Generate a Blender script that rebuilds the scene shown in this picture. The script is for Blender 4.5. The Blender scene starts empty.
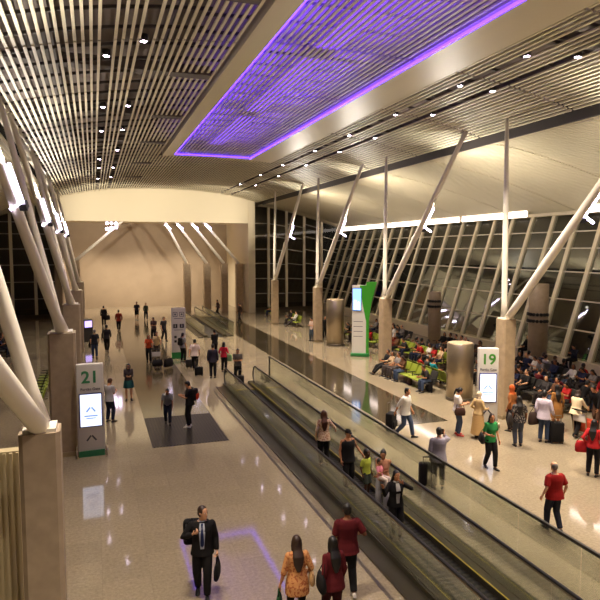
import bpy, bmesh, math, random
from mathutils import Vector, Matrix
R = math.radians
rnd = random.Random(7)
SC = bpy.context.scene
COL = SC.collection
PI = math.pi

# ------------------------------------------------------------------ camera
CAM_H, FPX = 6.4, 600.0
YAW, PIT = R(18.97), R(4.76)
cam = bpy.data.objects.new('camera', bpy.data.cameras.new('camera'))
COL.objects.link(cam)
cam.location = (0, 0, CAM_H)
cam.rotation_euler = (R(90) - PIT, 0, -YAW)
cam.data.sensor_width = 36; cam.data.lens = 36
cam.data.clip_start = .05; cam.data.clip_end = 500
SC.camera = cam
_r = Vector((math.cos(YAW), -math.sin(YAW), 0))
_f = Vector((math.sin(YAW) * math.cos(PIT), math.cos(YAW) * math.cos(PIT), -math.sin(PIT)))
_u = _r.cross(_f)

def ray(px, py):
    return _f + _r * ((px - 300) / FPX) + _u * ((300 - py) / FPX)

def fl(px, py, z=0.0):
    """the point of the horizontal plane z seen at a place of the photograph"""
    d = ray(px, py); t = (z - CAM_H) / d.z
    return Vector((d.x * t, d.y * t, z))

def onX(px, X):
    """Y on the line x = X that lies in the column px (floor level)"""
    d = ray(px, 400)
    return d.y / d.x * X

def height_of(px, pyfeet, pyhead):
    p = fl(px, pyfeet); d = ray(px, pyhead)
    t = math.hypot(p.x, p.y) / math.hypot(d.x, d.y)
    return CAM_H + d.z * t

# ------------------------------------------------------------------ materials
def lin(c):
    return tuple(((v / 255) / 12.92 if v / 255 <= .04045 else ((v / 255 + .055) / 1.055) ** 2.4) for v in c) + (1,)

MATS = {}
def mat(name, rgb, rough=.6, metal=0, spec=.5, emit=None, estr=0, noise=0, nscale=20, bump=0, sheen=0):
    if name in MATS: return MATS[name]
    m = bpy.data.materials.new(name); m.use_nodes = True
    nt = m.node_tree; b = nt.nodes['Principled BSDF']
    b.inputs['Base Color'].default_value = lin(rgb)
    b.inputs['Roughness'].default_value = rough
    b.inputs['Metallic'].default_value = metal
    b.inputs['Specular IOR Level'].default_value = spec
    if emit:
        b.inputs['Emission Color'].default_value = lin(emit); b.inputs['Emission Strength'].default_value = estr
    if noise or bump:
        tc = nt.nodes.new('ShaderNodeTexCoord'); n = nt.nodes.new('ShaderNodeTexNoise')
        n.inputs['Scale'].default_value = nscale; n.inputs['Detail'].default_value = 4
        nt.links.new(tc.outputs['Object'], n.inputs['Vector'])
        if noise:
            r = nt.nodes.new('ShaderNodeValToRGB')
            c = lin(rgb)
            r.color_ramp.elements[0].position = .3; r.color_ramp.elements[1].position = .7
            r.color_ramp.elements[0].color = tuple(v * (1 - noise) for v in c[:3]) + (1,)
            r.color_ramp.elements[1].color = tuple(min(1, v * (1 + noise)) for v in c[:3]) + (1,)
            nt.links.new(n.outputs['Fac'], r.inputs['Fac']); nt.links.new(r.outputs['Color'], b.inputs['Base Color'])
        if bump:
            bp = nt.nodes.new('ShaderNodeBump'); bp.inputs['Strength'].default_value = bump
            bp.inputs['Distance'].default_value = .01
            nt.links.new(n.outputs['Fac'], bp.inputs['Height']); nt.links.new(bp.outputs['Normal'], b.inputs['Normal'])
    MATS[name] = m
    return m

def cloth(rgb):
    return mat('cloth_%d_%d_%d' % rgb, rgb, .85, spec=.2, noise=.12, nscale=60)

def pattern(name, a, b, scale=28, kind='voronoi'):
    """printed fabric: two colours"""
    if name in MATS: return MATS[name]
    m = mat(name, a, .85, spec=.2)
    nt = m.node_tree; bs = nt.nodes['Principled BSDF']
    tc = nt.nodes.new('ShaderNodeTexCoord')
    v = nt.nodes.new('ShaderNodeTexNoise'); v.inputs['Scale'].default_value = scale; v.inputs['Detail'].default_value = 1
    r = nt.nodes.new('ShaderNodeValToRGB'); r.color_ramp.interpolation = 'CONSTANT'
    r.color_ramp.elements[0].color = lin(a); r.color_ramp.elements[1].color = lin(b); r.color_ramp.elements[1].position = .55
    nt.links.new(tc.outputs['Object'], v.inputs['Vector']); nt.links.new(v.outputs['Fac'], r.inputs['Fac'])
    nt.links.new(r.outputs['Color'], bs.inputs['Base Color'])
    return m

def glass(name, tint, refl=.10, alpha=.9):
    if name in MATS: return MATS[name]
    m = bpy.data.materials.new(name); m.use_nodes = True
    nt = m.node_tree; nt.nodes.clear()
    o = nt.nodes.new('ShaderNodeOutputMaterial'); mx = nt.nodes.new('ShaderNodeMixShader')
    t = nt.nodes.new('ShaderNodeBsdfTransparent'); t.inputs['Color'].default_value = tint
    g = nt.nodes.new('ShaderNodeBsdfGlossy'); g.inputs['Roughness'].default_value = .03
    g.inputs['Color'].default_value = (.95, .98, .95, 1)
    fr = nt.nodes.new('ShaderNodeFresnel'); fr.inputs['IOR'].default_value = 1.45
    ma = nt.nodes.new('ShaderNodeMath'); ma.operation = 'MULTIPLY_ADD'; ma.inputs[1].default_value = alpha; ma.inputs[2].default_value = refl; ma.use_clamp = True
    nt.links.new(fr.outputs[0], ma.inputs[0]); nt.links.new(ma.outputs[0], mx.inputs['Fac'])
    nt.links.new(t.outputs[0], mx.inputs[1]); nt.links.new(g.outputs[0], mx.inputs[2]); nt.links.new(mx.outputs[0], o.inputs['Surface'])
    MATS[name] = m
    return m

def emis(name, rgb, s):
    return mat(name, rgb, .5, emit=rgb, estr=s)

def floor_mat(name, rgb, tile, var, rough, mortar, speck=.25):
    m = mat(name, rgb, rough, spec=.6)
    nt = m.node_tree; b = nt.nodes['Principled BSDF']; L = nt.links.new
    tc = nt.nodes.new('ShaderNodeTexCoord')
    br = nt.nodes.new('ShaderNodeTexBrick'); br.offset = 0.0; br.squash = 1
    br.inputs['Scale'].default_value = 1 / tile
    br.inputs['Brick Width'].default_value = 1; br.inputs['Row Height'].default_value = 1
    br.inputs['Mortar Size'].default_value = .004; br.inputs['Bias'].default_value = 0
    c = lin(rgb)
    br.inputs['Color1'].default_value = tuple(v * (1 + var) for v in c[:3]) + (1,)
    br.inputs['Color2'].default_value = tuple(v * (1 - var) for v in c[:3]) + (1,)
    br.inputs['Mortar'].default_value = tuple(v * mortar for v in c[:3]) + (1,)
    L(tc.outputs['Object'], br.inputs['Vector'])
    n = nt.nodes.new('ShaderNodeTexNoise'); n.inputs['Scale'].default_value = 14; n.inputs['Detail'].default_value = 8; n.inputs['Roughness'].default_value = .8
    L(tc.outputs['Object'], n.inputs['Vector'])
    rp = nt.nodes.new('ShaderNodeValToRGB'); rp.color_ramp.elements[0].position = .35; rp.color_ramp.elements[1].position = .65
    rp.color_ramp.elements[0].color = (1 - speck,) * 3 + (1,); rp.color_ramp.elements[1].color = (1 + speck * .6,) * 3 + (1,)
    L(n.outputs['Fac'], rp.inputs['Fac'])
    mx = nt.nodes.new('ShaderNodeMixRGB'); mx.blend_type = 'MULTIPLY'; mx.inputs['Fac'].default_value = 1
    L(br.outputs['Color'], mx.inputs['Color1']); L(rp.outputs['Color'], mx.inputs['Color2']); L(mx.outputs['Color'], b.inputs['Base Color'])
    n2 = nt.nodes.new('ShaderNodeTexNoise'); n2.inputs['Scale'].default_value = .9; n2.inputs['Detail'].default_value = 3
    L(tc.outputs['Object'], n2.inputs['Vector'])
    mr = nt.nodes.new('ShaderNodeMapRange'); mr.inputs['To Min'].default_value = rough * .7; mr.inputs['To Max'].default_value = rough * 1.3
    L(n2.outputs['Fac'], mr.inputs['Value']); L(mr.outputs[0], b.inputs['Roughness'])
    return m

def stripes(name, a, b, scale, axis='X', rough=.4, metal=0.0, width=.5):
    """ribbed surface: alternating colour with bump across one axis"""
    m = mat(name, a, rough, metal)
    nt = m.node_tree; bs = nt.nodes['Principled BSDF']; L = nt.links.new
    tc = nt.nodes.new('ShaderNodeTexCoord'); w = nt.nodes.new('ShaderNodeTexWave')
    w.wave_type = 'BANDS'; w.bands_direction = axis; w.inputs['Scale'].default_value = scale
    L(tc.outputs['Object'], w.inputs['Vector'])
    r = nt.nodes.new('ShaderNodeValToRGB'); r.color_ramp.elements[0].color = lin(a); r.color_ramp.elements[1].color = lin(b)
    r.color_ramp.elements[0].position = width - .1; r.color_ramp.elements[1].position = width + .1
    L(w.outputs['Fac'], r.inputs['Fac']); L(r.outputs['Color'], bs.inputs['Base Color'])
    bp = nt.nodes.new('ShaderNodeBump'); bp.inputs['Strength'].default_value = .5; bp.inputs['Distance'].default_value = .01
    L(w.outputs['Fac'], bp.inputs['Height']); L(bp.outputs['Normal'], bs.inputs['Normal'])
    return m

# ------------------------------------------------------------------ mesh builder
class MB:
    def __init__(s):
        s.v = []; s.f = []; s.mi = []; s.sm = []
    def add(s, vs, fs, m=0, smooth=False):
        o = len(s.v); s.v += [tuple(p) for p in vs]
        for f in fs:
            s.f.append(tuple(o + i for i in f)); s.mi.append(m); s.sm.append(smooth)
        return s
    def box(s, x0, x1, y0, y1, z0, z1, m=0):
        vs = [(x, y, z) for z in (z0, z1) for y in (y0, y1) for x in (x0, x1)]
        s.add(vs, [(0, 2, 3, 1), (4, 5, 7, 6), (0, 1, 5, 4), (2, 6, 7, 3), (0, 4, 6, 2), (1, 3, 7, 5)], m)
        return s
    def rbox(s, x0, x1, y0, y1, z0, z1, b=.02, m=0, seg=3):
        """box with rounded edges"""
        bm = bmesh.new(); bmesh.ops.create_cube(bm, size=1)
        for v in bm.verts:
            v.co = Vector(((x0 + x1) / 2 + v.co.x * (x1 - x0), (y0 + y1) / 2 + v.co.y * (y1 - y0), (z0 + z1) / 2 + v.co.z * (z1 - z0)))
        b = min(b, .49 * min(x1 - x0, y1 - y0, z1 - z0))
        bmesh.ops.bevel(bm, geom=bm.edges[:], offset=b, segments=seg, profile=.5, affect='EDGES')
        bm.verts.index_update()
        s.add([v.co[:] for v in bm.verts], [[v.index for v in f.verts] for f in bm.faces], m, True); bm.free()
        return s
    def hexa(s, pts, m=0):
        """8 corners: bottom ring 0-3, top ring 4-7, same winding"""
        s.add(pts, [(3, 2, 1, 0), (4, 5, 6, 7), (0, 1, 5, 4), (1, 2, 6, 5), (2, 3, 7, 6), (3, 0, 4, 7)], m)
        return s
    def bar(s, a, b, w, h, m=0, up=(0, 0, 1)):
        a = Vector(a); b = Vector(b); t = (b - a).normalized(); u = Vector(up)
        x = t.cross(u)
        if x.length < 1e-4: x = t.cross(Vector((0, 1, 0)))
        x.normalize(); y = x.cross(t).normalized()
        x *= w / 2; y *= h / 2
        s.hexa([a - x - y, a + x - y, a + x + y, a - x + y, b - x - y, b + x - y, b + x + y, b - x + y], m)
        return s
    def loft(s, rings, m=0, smooth=True, cap=True):
        n = len(rings[0]); vs = [p for r in rings for p in r]; fs = []
        for i in range(len(rings) - 1):
            for j in range(n):
                k = (j + 1) % n
                fs.append((i * n + j, i * n + k, (i + 1) * n + k, (i + 1) * n + j))
        s.add(vs, fs, m, smooth)
        if cap:
            o = len(s.v) - len(vs)
            for ring, rev in ((0, True), (len(rings) - 1, False)):
                ids = [o + ring * n + j for j in range(n)]
                if rev: ids.reverse()
                s.f.append(tuple(ids)); s.mi.append(m); s.sm.append(False)
        return s
    def tube(s, pts, rad, n=10, m=0, flat=1.0, ref=None, cap=True):
        """round (or flattened) tube through points, one radius each"""
        pts = [Vector(p) for p in pts]
        if not isinstance(rad, (list, tuple)): rad = [rad] * len(pts)
        rings = []; x = None
        for i, p in enumerate(pts):
            t = (pts[min(i + 1, len(pts) - 1)] - pts[max(i - 1, 0)])
            if t.length < 1e-7: t = Vector((0, 0, 1))
            t.normalize()
            if x is None:
                rf = Vector(ref) if ref is not None else (Vector((1, 0, 0)) if abs(t.x) < .8 else Vector((0, 1, 0)))
                x = rf - t * rf.dot(t)
            else:
                x = x - t * x.dot(t)
            if x.length < 1e-5: x = t.orthogonal()
            x.normalize(); y = t.cross(x)
            rings.append([p + x * (math.cos(2 * PI * k / n) * rad[i]) + y * (math.sin(2 * PI * k / n) * rad[i] * flat) for k in range(n)])
        s.loft(rings, m, True, cap)
        return s
    def lathe(s, prof, c=(0, 0, 0), n=32, m=0, smooth=True):
        c = Vector(c)
        rings = [[c + Vector((r * math.cos(2 * PI * k / n), r * math.sin(2 * PI * k / n), z)) for k in range(n)] for r, z in prof]
        s.loft(rings, m, smooth)
        return s
    def ell(s, c, r, n=16, k=10, m=0, M=None):
        c = Vector(c); rings = []
        for i in range(k + 1):
            a = -PI / 2 + PI * i / k; a = max(-PI / 2 + .05, min(PI / 2 - .05, a))
            ring = []
            for j in range(n):
                b = 2 * PI * j / n
                p = Vector((r[0] * math.cos(a) * math.cos(b), r[1] * math.cos(a) * math.sin(b), r[2] * math.sin(a)))
                ring.append(c + (M @ p if M else p))
            rings.append(ring)
        s.loft(rings, m)
        return s
    def mesh(s, name, mats):
        me = bpy.data.meshes.new(name)
        me.from_pydata(s.v, [], s.f)
        if not isinstance(mats, (list, tuple)): mats = [mats]
        for x in mats: me.materials.append(x)
        me.polygons.foreach_set('material_index', s.mi); me.polygons.foreach_set('use_smooth', s.sm)
        me.update()
        return me
    def build(s, name, mats, parent=None):
        o = bpy.data.objects.new(name, s.mesh(name, mats)); COL.objects.link(o)
        if parent is not None: o.parent = parent
        return o

def tag(o, label=None, cat=None, group=None, kind=None):
    if label: o['label'] = label
    if cat: o['category'] = cat
    if group: o['group'] = group
    if kind: o['kind'] = kind
    return o

def thing(name, label, cat, loc=(0, 0, 0), rz=0, group=None):
    o = bpy.data.objects.new(name, None); COL.objects.link(o)
    o.empty_display_size = .1
    o.location = loc; o.rotation_euler = (0, 0, rz)
    return tag(o, label, cat, group)

def struct(o, label=None):
    o['kind'] = 'structure'
    if label: o['label'] = label
    return o

KIDS = {}
def kids(o):
    return [c for c in bpy.data.objects if c.parent == o]
def copy_tree(o, loc=None, rz=None, label=None):
    c = o.copy(); COL.objects.link(c)
    for ch in KIDS[o.name]:
        d = ch.copy(); COL.objects.link(d); d.parent = c
        for g in KIDS.get(ch.name, []):
            e = g.copy(); COL.objects.link(e); e.parent = d
    if loc is not None: c.location = loc
    if rz is not None: c.rotation_euler = (0, 0, rz)
    if label: c['label'] = label
    return c
def index_kids():
    KIDS.clear()
    for o in bpy.data.objects:
        KIDS.setdefault(o.name, [])
        if o.parent: KIDS.setdefault(o.parent.name, []).append(o)

def text_mesh(txt, size, name, m, parent, loc, rot, bold=0.0):
    """raised lettering, converted to a mesh"""
    cu = bpy.data.curves.new(name, 'FONT'); cu.body = txt; cu.size = size; cu.align_x = 'CENTER'; cu.align_y = 'CENTER'
    cu.extrude = .004; cu.offset = bold
    o = bpy.data.objects.new(name, cu); COL.objects.link(o)
    bpy.context.view_layer.update()
    me = bpy.data.meshes.new_from_object(o.evaluated_get(bpy.context.evaluated_depsgraph_get()))
    bpy.data.objects.remove(o)
    me.materials.clear(); me.materials.append(m)
    q = bpy.data.objects.new(name, me); COL.objects.link(q)
    q.parent = parent; q.location = loc; q.rotation_euler = rot
    return q

def lamp(kind, loc, energy, color, size=.1, target=None, spot=None, blend=.6):
    l = bpy.data.lights.new(kind.lower() + '_lamp', kind); l.energy = energy; l.color = color
    if kind == 'AREA':
        l.shape = 'RECTANGLE'; l.size, l.size_y = size
    else: l.shadow_soft_size = size
    if kind == 'SPOT':
        l.spot_size = R(spot); l.spot_blend = blend
    o = bpy.data.objects.new(l.name, l); COL.objects.link(o); o.location = loc
    if target is not None:
        o.rotation_euler = (Vector(target) - Vector(loc)).to_track_quat('-Z', 'Y').to_euler()
    return o
# ------------------------------------------------------------------ palette
M_SLAT = mat('painted_slat', (222, 213, 184), .5, spec=.4)
M_BAND = mat('gloss_white_panel', (216, 206, 178), .42, spec=.3)
M_PLEN = mat('plenum', (134, 122, 114), .9)
M_RAIL = mat('dark_steel', (78, 72, 68), .6)
M_DUCT = mat('galvanised_duct', (112, 104, 98), .8, 0)
M_CREAM = mat('cream_plaster', (226, 214, 184), .7)
M_TAN = mat('tan_plaster', (160, 142, 118), .8, noise=.05, nscale=1)
M_WHITE = mat('white_steel', (238, 231, 214), .4)
M_STONE = mat('travertine', (178, 156, 124), .55, noise=.10, nscale=5, bump=.1)
M_STONE_G = mat('grey_travertine', (165, 147, 122), .5, noise=.10, nscale=5, bump=.1)
M_STEEL = mat('brushed_steel', (178, 164, 140), .32, .9, noise=.05, nscale=40)
M_DSTEEL = mat('dull_steel', (120, 112, 98), .4, .8)
M_BLACK = mat('black_rubber', (22, 21, 20), .45)
M_DGREY = mat('dark_grey_metal', (60, 58, 56), .45, .4)
M_FLOOR = floor_mat('speckled_stone_floor', (143, 130, 108), .9, .05, .065, .8, .28)
M_GRAN = floor_mat('polished_dark_granite', (54, 47, 34), .9, .10, .08, .7, .2)
M_GRAN2 = floor_mat('brown_granite', (80, 70, 52), .9, .06, .12, .75, .2)
M_GRILLE = stripes('ribbed_grille', (74, 64, 48), (26, 22, 17), 5.5, 'X', .3, .2)
M_NIGHT = glass('night_glass', (.5, .52, .5, 1), .010, .2)
M_GLASS = glass('balustrade_glass', (.93, .95, .91, 1), .02, .55)
M_LED = emis('violet_led', (78, 42, 255), 6.0)
M_DOWN = emis('downlight_lens', (250, 228, 255), 30.0)
M_UPL = emis('uplight_lens', (228, 214, 255), 14.0)
M_FASC = emis('fascia_diffuser', (255, 236, 226), 5.0)
M_SKIRT = mat('worn_steel_skirt', (98, 92, 78), .3, .85)
M_SOIL = mat('asphalt', (40, 40, 42), .9)

# ------------------------------------------------------------------ floor
struct(MB().box(-12, 28, -30, 70, -.3, 0).build('floor', M_FLOOR))
struct(MB().box(1.66, 4.18, 23.1, 58, 0, .004).build('floor', M_GRAN2))
struct(MB().box(10.05, 12.45, 19.1, 56, 0, .004).build('floor', M_GRAN))
g = MB()
g.box(1.66, 4.18, 19.5, 23.1, 0, .006, 1)
k = 0
x = 1.70
while x < 4.15:
    g.box(x, x + .035, 19.54, 23.06, .006, .016, 0); x += .105
tag(g.build('floor_grille', [mat('grille_bronze', (48, 41, 31), .35, .5), mat('grille_pit', (30, 26, 20), .4)]),
    'dark ribbed metal floor grille at the near end of the brown granite strip', 'floor grille')
# metal cover strip let into the floor along the walkway
struct(MB().box(4.98, 5.06, -2, 26.5, 0, .006).build('trim_1', M_DSTEEL))

# ------------------------------------------------------------------ ceiling
def zc(x):
    return 12.2 - 1.1 * (abs(x - 6.5) / 9.5) ** 2.5
PANEL_Y = 37.5
SEAMS = [-20.2 + 5.3 * i for i in range(16)]
SKIP = [.5, 1.43, 11.87, 12.95]
def slat_box(mb, x, y0, y1, dz=0, w=.078, h=.05, m=0):
    z = zc(x) + dz
    s = (zc(x + .01) - zc(x - .01)) / .02
    for a, b in zip(SEAMS[:-1], SEAMS[1:]):
        p, q = max(a + .06, y0), min(b - .06, y1)
        if q - p < .1: continue
        e = s * w / 2
        mb.hexa([(x - w / 2, p, z - e), (x + w / 2, p, z + e), (x + w / 2, q, z + e), (x - w / 2, q, z - e),
                 (x - w / 2, p, z - e + h), (x + w / 2, p, z + e + h), (x + w / 2, q, z + e + h), (x - w / 2, q, z - e + h)], m)
left = MB(); mid = MB(); right = MB()
i = 0
x = -2.7
while x < 15.8:
    if not any(abs(x - s) < .12 for s in SKIP):
        if 4.75 < x < 9.6:
            slat_box(mid, x, -20, PANEL_Y - .05, .10)
            slat_box(mid, x, PANEL_Y + .45, 59.4)
        elif 4.1 < x <= 4.75 or 9.6 <= x < 11.0:
            slat_box(mid, x, PANEL_Y + .45, 59.4)
        elif x < 5: slat_box(left, x, -20, 59.4)
        else: slat_box(right, x, -20, 59.4)
    x += .2
for mb in (left, mid, right): struct(mb.build('ceiling', M_SLAT))
# soffit bands framing the violet coffer
def band(x0, x1, y0, y1):
    mb = MB(); n = 6
    for i in range(n):
        a = x0 + (x1 - x0) * i / n; b = x0 + (x1 - x0) * (i + 1) / n
        mb.hexa([(a, y0, zc(a) - .03), (b, y0, zc(b) - .03), (b, y1, zc(b) - .03), (a, y1, zc(a) - .03),
                 (a, y0, zc(a) + .35), (b, y0, zc(b) + .35), (b, y1, zc(b) + .35), (a, y1, zc(a) + .35)])
    return mb
struct(band(4.14, 4.80, -20, PANEL_Y + .4).build('trim_2', M_BAND))
struct(band(9.56, 10.98, -20, PANEL_Y + .4).build('trim_3', M_BAND))
struct(band(4.80, 9.56, PANEL_Y, PANEL_Y + .4).build('trim_4', M_BAND))
# plenum over the slats with its rails and ducts
pl = MB(); n = 24
for i in range(n):
    a = -3.2 + 19.8 * i / n; b = -3.2 + 19.8 * (i + 1) / n
    pl.hexa([(a, -20, zc(a) + .95), (b, -20, zc(b) + .95), (b, 60, zc(b) + .95), (a, 60, zc(a) + .95),
             (a, -20, zc(a) + 1.1), (b, -20, zc(b) + 1.1), (b, 60, zc(b) + 1.1), (a, 60, zc(a) + 1.1)])
struct(pl.build('ceiling', M_PLEN))
cv = MB()  # extra sheet added above the coffer to catch and return the violet light
for i in range(8):
    a = 4.8 + 4.76 * i / 8; b = 4.8 + 4.76 * (i + 1) / 8
    cv.hexa([(a, -20, zc(a) + .80), (b, -20, zc(b) + .80), (b, PANEL_Y, zc(b) + .80), (a, PANEL_Y, zc(a) + .80),
             (a, -20, zc(a) + .86), (b, -20, zc(b) + .86), (b, PANEL_Y, zc(b) + .86), (a, PANEL_Y, zc(a) + .86)])
struct(cv.build('ceiling', M_DUCT))
rl = MB()
y = 1.8
while y < 59:
    for i in range(16):
        a = -3 + 19 * i / 16; b = -3 + 19 * (i + 1) / 16
        if y < PANEL_Y + .5 and (b > 4.0 and a < 11.0): dz = .5
        else: dz = .14
        rl.bar((a, y, zc(a) + dz), (b, y, zc(b) + dz), .06, .08)
    y += 1.32
struct(rl.build('ceiling', M_RAIL))
dk = MB()
for (x, y0, y1, w) in ((-1.2, 2, 58, .7), (2.6, 4, 58, .55), (14.4, 2, 58, .6), (7.0, 3, 58, .8)):
    dk.box(x - w / 2, x + w / 2, y0, y1, zc(x) + .45, zc(x) + .85)
for y in (7, 13.5, 20, 26.5, 33, 41, 49):
    dk.box(-2.8, 3.8, y, y + .5, zc(0) + .3, zc(0) + .6)
    dk.box(11.2, 15.5, y, y + .5, zc(13) + .3, zc(13) + .55)
struct(dk.build('ceiling', M_DUCT))
# edge fascias of the slatted vault and the two side canopies
struct(MB().box(-3.05, -2.85, -20, 59.5, 11.0, 12.1).build('trim_5', M_WHITE))
struct(MB().box(16.42, 16.52, -20, 59.5, 11.0, 12.1).build('trim_6', M_RAIL))
def canopy(pts, name):
    mb = MB(); rib = MB()
    for (a, za), (b, zb) in zip(pts[:-1], pts[1:]):
        mb.hexa([(a, 0, za + .04), (b, 0, zb + .04), (b, 62, zb + .04), (a, 62, za + .04),
                 (a, 0, za + .2), (b, 0, zb + .2), (b, 62, zb + .2), (a, 62, za + .2)])
    o = struct(mb.build(name, M_CREAM))
    # fine slats under it
    tot = len(pts) - 1
    for i in range(tot):
        (a, za), (b, zb) = pts[i], pts[i + 1]
        k = max(1, int(abs(b - a) / .165))
        for j in range(k):
            t = (j + .5) / k; xx = a + (b - a) * t; zz = za + (zb - za) * t
            for p, q in zip(SEAMS[:-1], SEAMS[1:]):
                rib.bar((xx, max(0, p + .05), zz + .01), (xx, min(62, q - .05), zz + .01), .10, .035)
    struct(rib.build(name, M_SLAT))
    return o
RC = [(16.6 + 9.6 * t, 10.95 - 2.35 * t ** 1.35) for t in [i / 14 for i in range(15)]]
canopy(RC, 'ceiling')
LCN = [(-3.4 - 7 * t, 10.9 - 2.3 * t ** 1.2) for t in [i / 10 for i in range(11)]]
canopy(LCN, 'ceiling')

# ------------------------------------------------------------------ far end
struct(MB().box(-3.0, 15.6, 59.5, 60.0, 9.1, 12.6).build('wall_back', M_CREAM))
struct(MB().box(-12, 27, 70, 70.3, 0, 13).build('wall_back', M_TAN))
struct(MB().box(-3.4, 15.6, 60.0, 70, 9.4, 9.6).build('ceiling', M_CREAM))
struct(MB().box(14.9, 15.6, 59.4, 70, 0, 12.2).build('wall_right', M_CREAM))
struct(MB().box(-3.4, -2.8, 59.4, 70, 0, 12.2).build('wall_left', M_TAN))
struct(MB().box(-12.0, -11.7, -4, 70, 0, 2.6).build('wall_left', M_TAN))

# ------------------------------------------------------------------ glazed facades
WN = [0]
M_MULL = mat('mullion_paint', (232, 222, 192), .45)
M_TRAN = mat('transom_paint', (214, 206, 186), .4)
def bay(p0, p1, q0, q1, zs):
    """one bay of sloping glass between bottom points p0,p1 and top points q0,q1; mullion on the first side"""
    WN[0] += 1
    p0, p1, q0, q1 = map(Vector, (p0, p1, q0, q1))
    r = bpy.data.objects.new('window_%d' % WN[0], None); COL.objects.link(r)
    struct(r); r.location = p0
    o = p0
    MB().add([p0 - o, p1 - o, q1 - o, q0 - o], [(0, 1, 2, 3)]).build('pane', M_NIGHT, r)
    MB().bar(p0 - o, q0 - o, .22, .26, up=(p1 - p0)).build('mullion', M_MULL, r)
    mb = MB()
    for z in zs:
        t = (z - p0.z) / (q0.z - p0.z)
        mb.bar(p0.lerp(q0, t) - o, p1.lerp(q1, t) - o, .07, .07)
    mb.build('transom', M_TRAN, r)
ZS = (7.45, 6.5, 5.2, 3.7, 2.2)
y = 10.5
while y < 61:
    bay((23.5, y, .75), (23.5, y + 1.85, .75), (26, y, 8.45), (26, y + 1.85, 8.45), ZS); y += 1.85
struct(MB().hexa([(23.2, 0, 0), (23.7, 0, 0), (23.7, 62, 0), (23.2, 62, 0), (23.2, 0, .75), (23.9, 0, .75), (23.9, 62, .75), (23.2, 62, .75)]).build('wall_right', M_CREAM))
struct(MB().box(25.7, 26.4, 0, 62, 8.42, 8.62).build('trim_7', M_CREAM))
for i in range(5):
    a = 15.6 + 2.0 * i; b = a + 2.0
    def top(x): return 10.9 if x < 17.5 else (10.9 - 2.2 * ((x - 17.5) / 8.5) ** 1.3)
    bay((a, 61.5, .3), (b, 61.5, .3), (a, 61.5, top(a)), (b, 61.5, top(b)), (9.2, 7.9, 6.5, 5.0, 3.4, 1.8) if top(b) > 9.4 else (7.9, 6.5, 5.0, 3.4, 1.8))
y = 12
while y < 66:
    bay((-9.6, y + 2.2, .5), (-9.6, y, .5), (-10.6, y + 2.2, 8.6), (-10.6, y, 8.6), (7.4, 6.2, 5.0, 3.6, 2.0)); y += 2.2
for i in range(4):
    a = -11.2 + 2.0 * i
    bay((a, 61.5, .3), (a + 2.0, 61.5, .3), (a, 61.5, 10.6), (a + 2.0, 61.5, 10.6), (9.0, 7.9, 6.5, 5.0, 3.4, 1.8))
struct(MB().box(-10.9, -10.2, 0, 66, 8.45, 8.65).build('trim_8', M_CREAM))
# the dark apron outside
struct(MB().box(28, 120, -30, 120, -.5, -.3).build('ground', M_SOIL))

# lit fascia strips along the head of the glazing
for nm, (a, b), lab in (('linear_light', (38.3, 61), 'long white strip light over the far half of the glass wall'),
                        ('linear_light', (31.0, 38.0), 'bright white strip light above the middle of the glass wall'),
                        ('linear_light', (12.0, 26.6), 'white strip light above the glass wall at the right edge')):
    t = thing(nm, lab, 'strip light', (25.62, (a + b) / 2, 8.66), 0, 'strip lights over the glass wall')
    h = (b - a) / 2
    MB().box(0, .14, -h, h, -.22, .2).build('housing', M_WHITE, t)
    MB().box(-.03, 0, -h + .02, h - .02, -.2, .18).build('diffuser', M_FASC, t)

# the ribbed cladding seen past the nearest left column
rb = MB().box(-4.6, -1.12, 10.0, 10.2, 0, 3.3)
x = -4.55
while x < -1.15:
    rb.box(x, x + .045, 9.96, 10.0, .02, 3.28); x += .09
struct(rb.build('partition', mat('ribbed_beige', (205, 190, 150), .5)))

# ------------------------------------------------------------------ violet strips, downlights
for nm, box, lab in (('led_strip', (4.81, 4.86, 1, PANEL_Y - .05, zc(4.8) - .02, zc(4.8) + .05), 'violet light strip along the left edge of the ceiling coffer'),
                     ('led_strip', (9.49, 9.55, 1, PANEL_Y - .05, zc(9.5) - .02, zc(9.5) + .05), 'violet light strip along the right edge of the ceiling coffer'),
                     ('led_strip', (4.87, 9.48, PANEL_Y - .06, PANEL_Y - .01, zc(5.2) - .01, zc(5.2) + .06), 'violet light strip across the far end of the ceiling coffer')):
    tag(MB().box(*box).build(nm, M_LED), lab, 'light strip', 'violet strips round the coffer')

def downlight(x, y, lab):
    t = thing('downlight', lab, 'downlight', (x, y, zc(x)), 0, 'recessed ceiling downlights')
    MB().lathe([(.115, -.02), (.115, .16)], n=16).build('housing', M_DGREY, t)
    MB().lathe([(.055, -.035), (.085, -.02)], n=16).build('lens', M_DOWN, t)
ORD = ['nearest', 'second', 'third', 'fourth', 'fifth', 'sixth', 'seventh', 'eighth', 'ninth', 'tenth', 'eleventh', 'twelfth']
def row(xc, ys, name):
    for i, y in enumerate(ys):
        downlight(xc, y, '%s round downlight from the camera in the %s' % (ORD[i], name))
ROWS = [(.5, [18.2, 24.6, 29.5, 38.5, 42.6, 49.0], 'left slot of the slatted ceiling, left row'),
        (1.43, [17.0, 24.6, 29.5, 35.5, 43.0, 48.5], 'left slot of the slatted ceiling, right row'),
        (11.87, [14.6, 17.9, 22.5, 27.2, 32.0, 38.0, 43.5, 50], 'right slot of the slatted ceiling, left row'),
        (12.95, [13.8, 17.6, 21.4, 26.6, 31.0, 36.5, 42.5, 49], 'right slot of the slatted ceiling, right row')]
for a in ROWS: row(*a)

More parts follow.
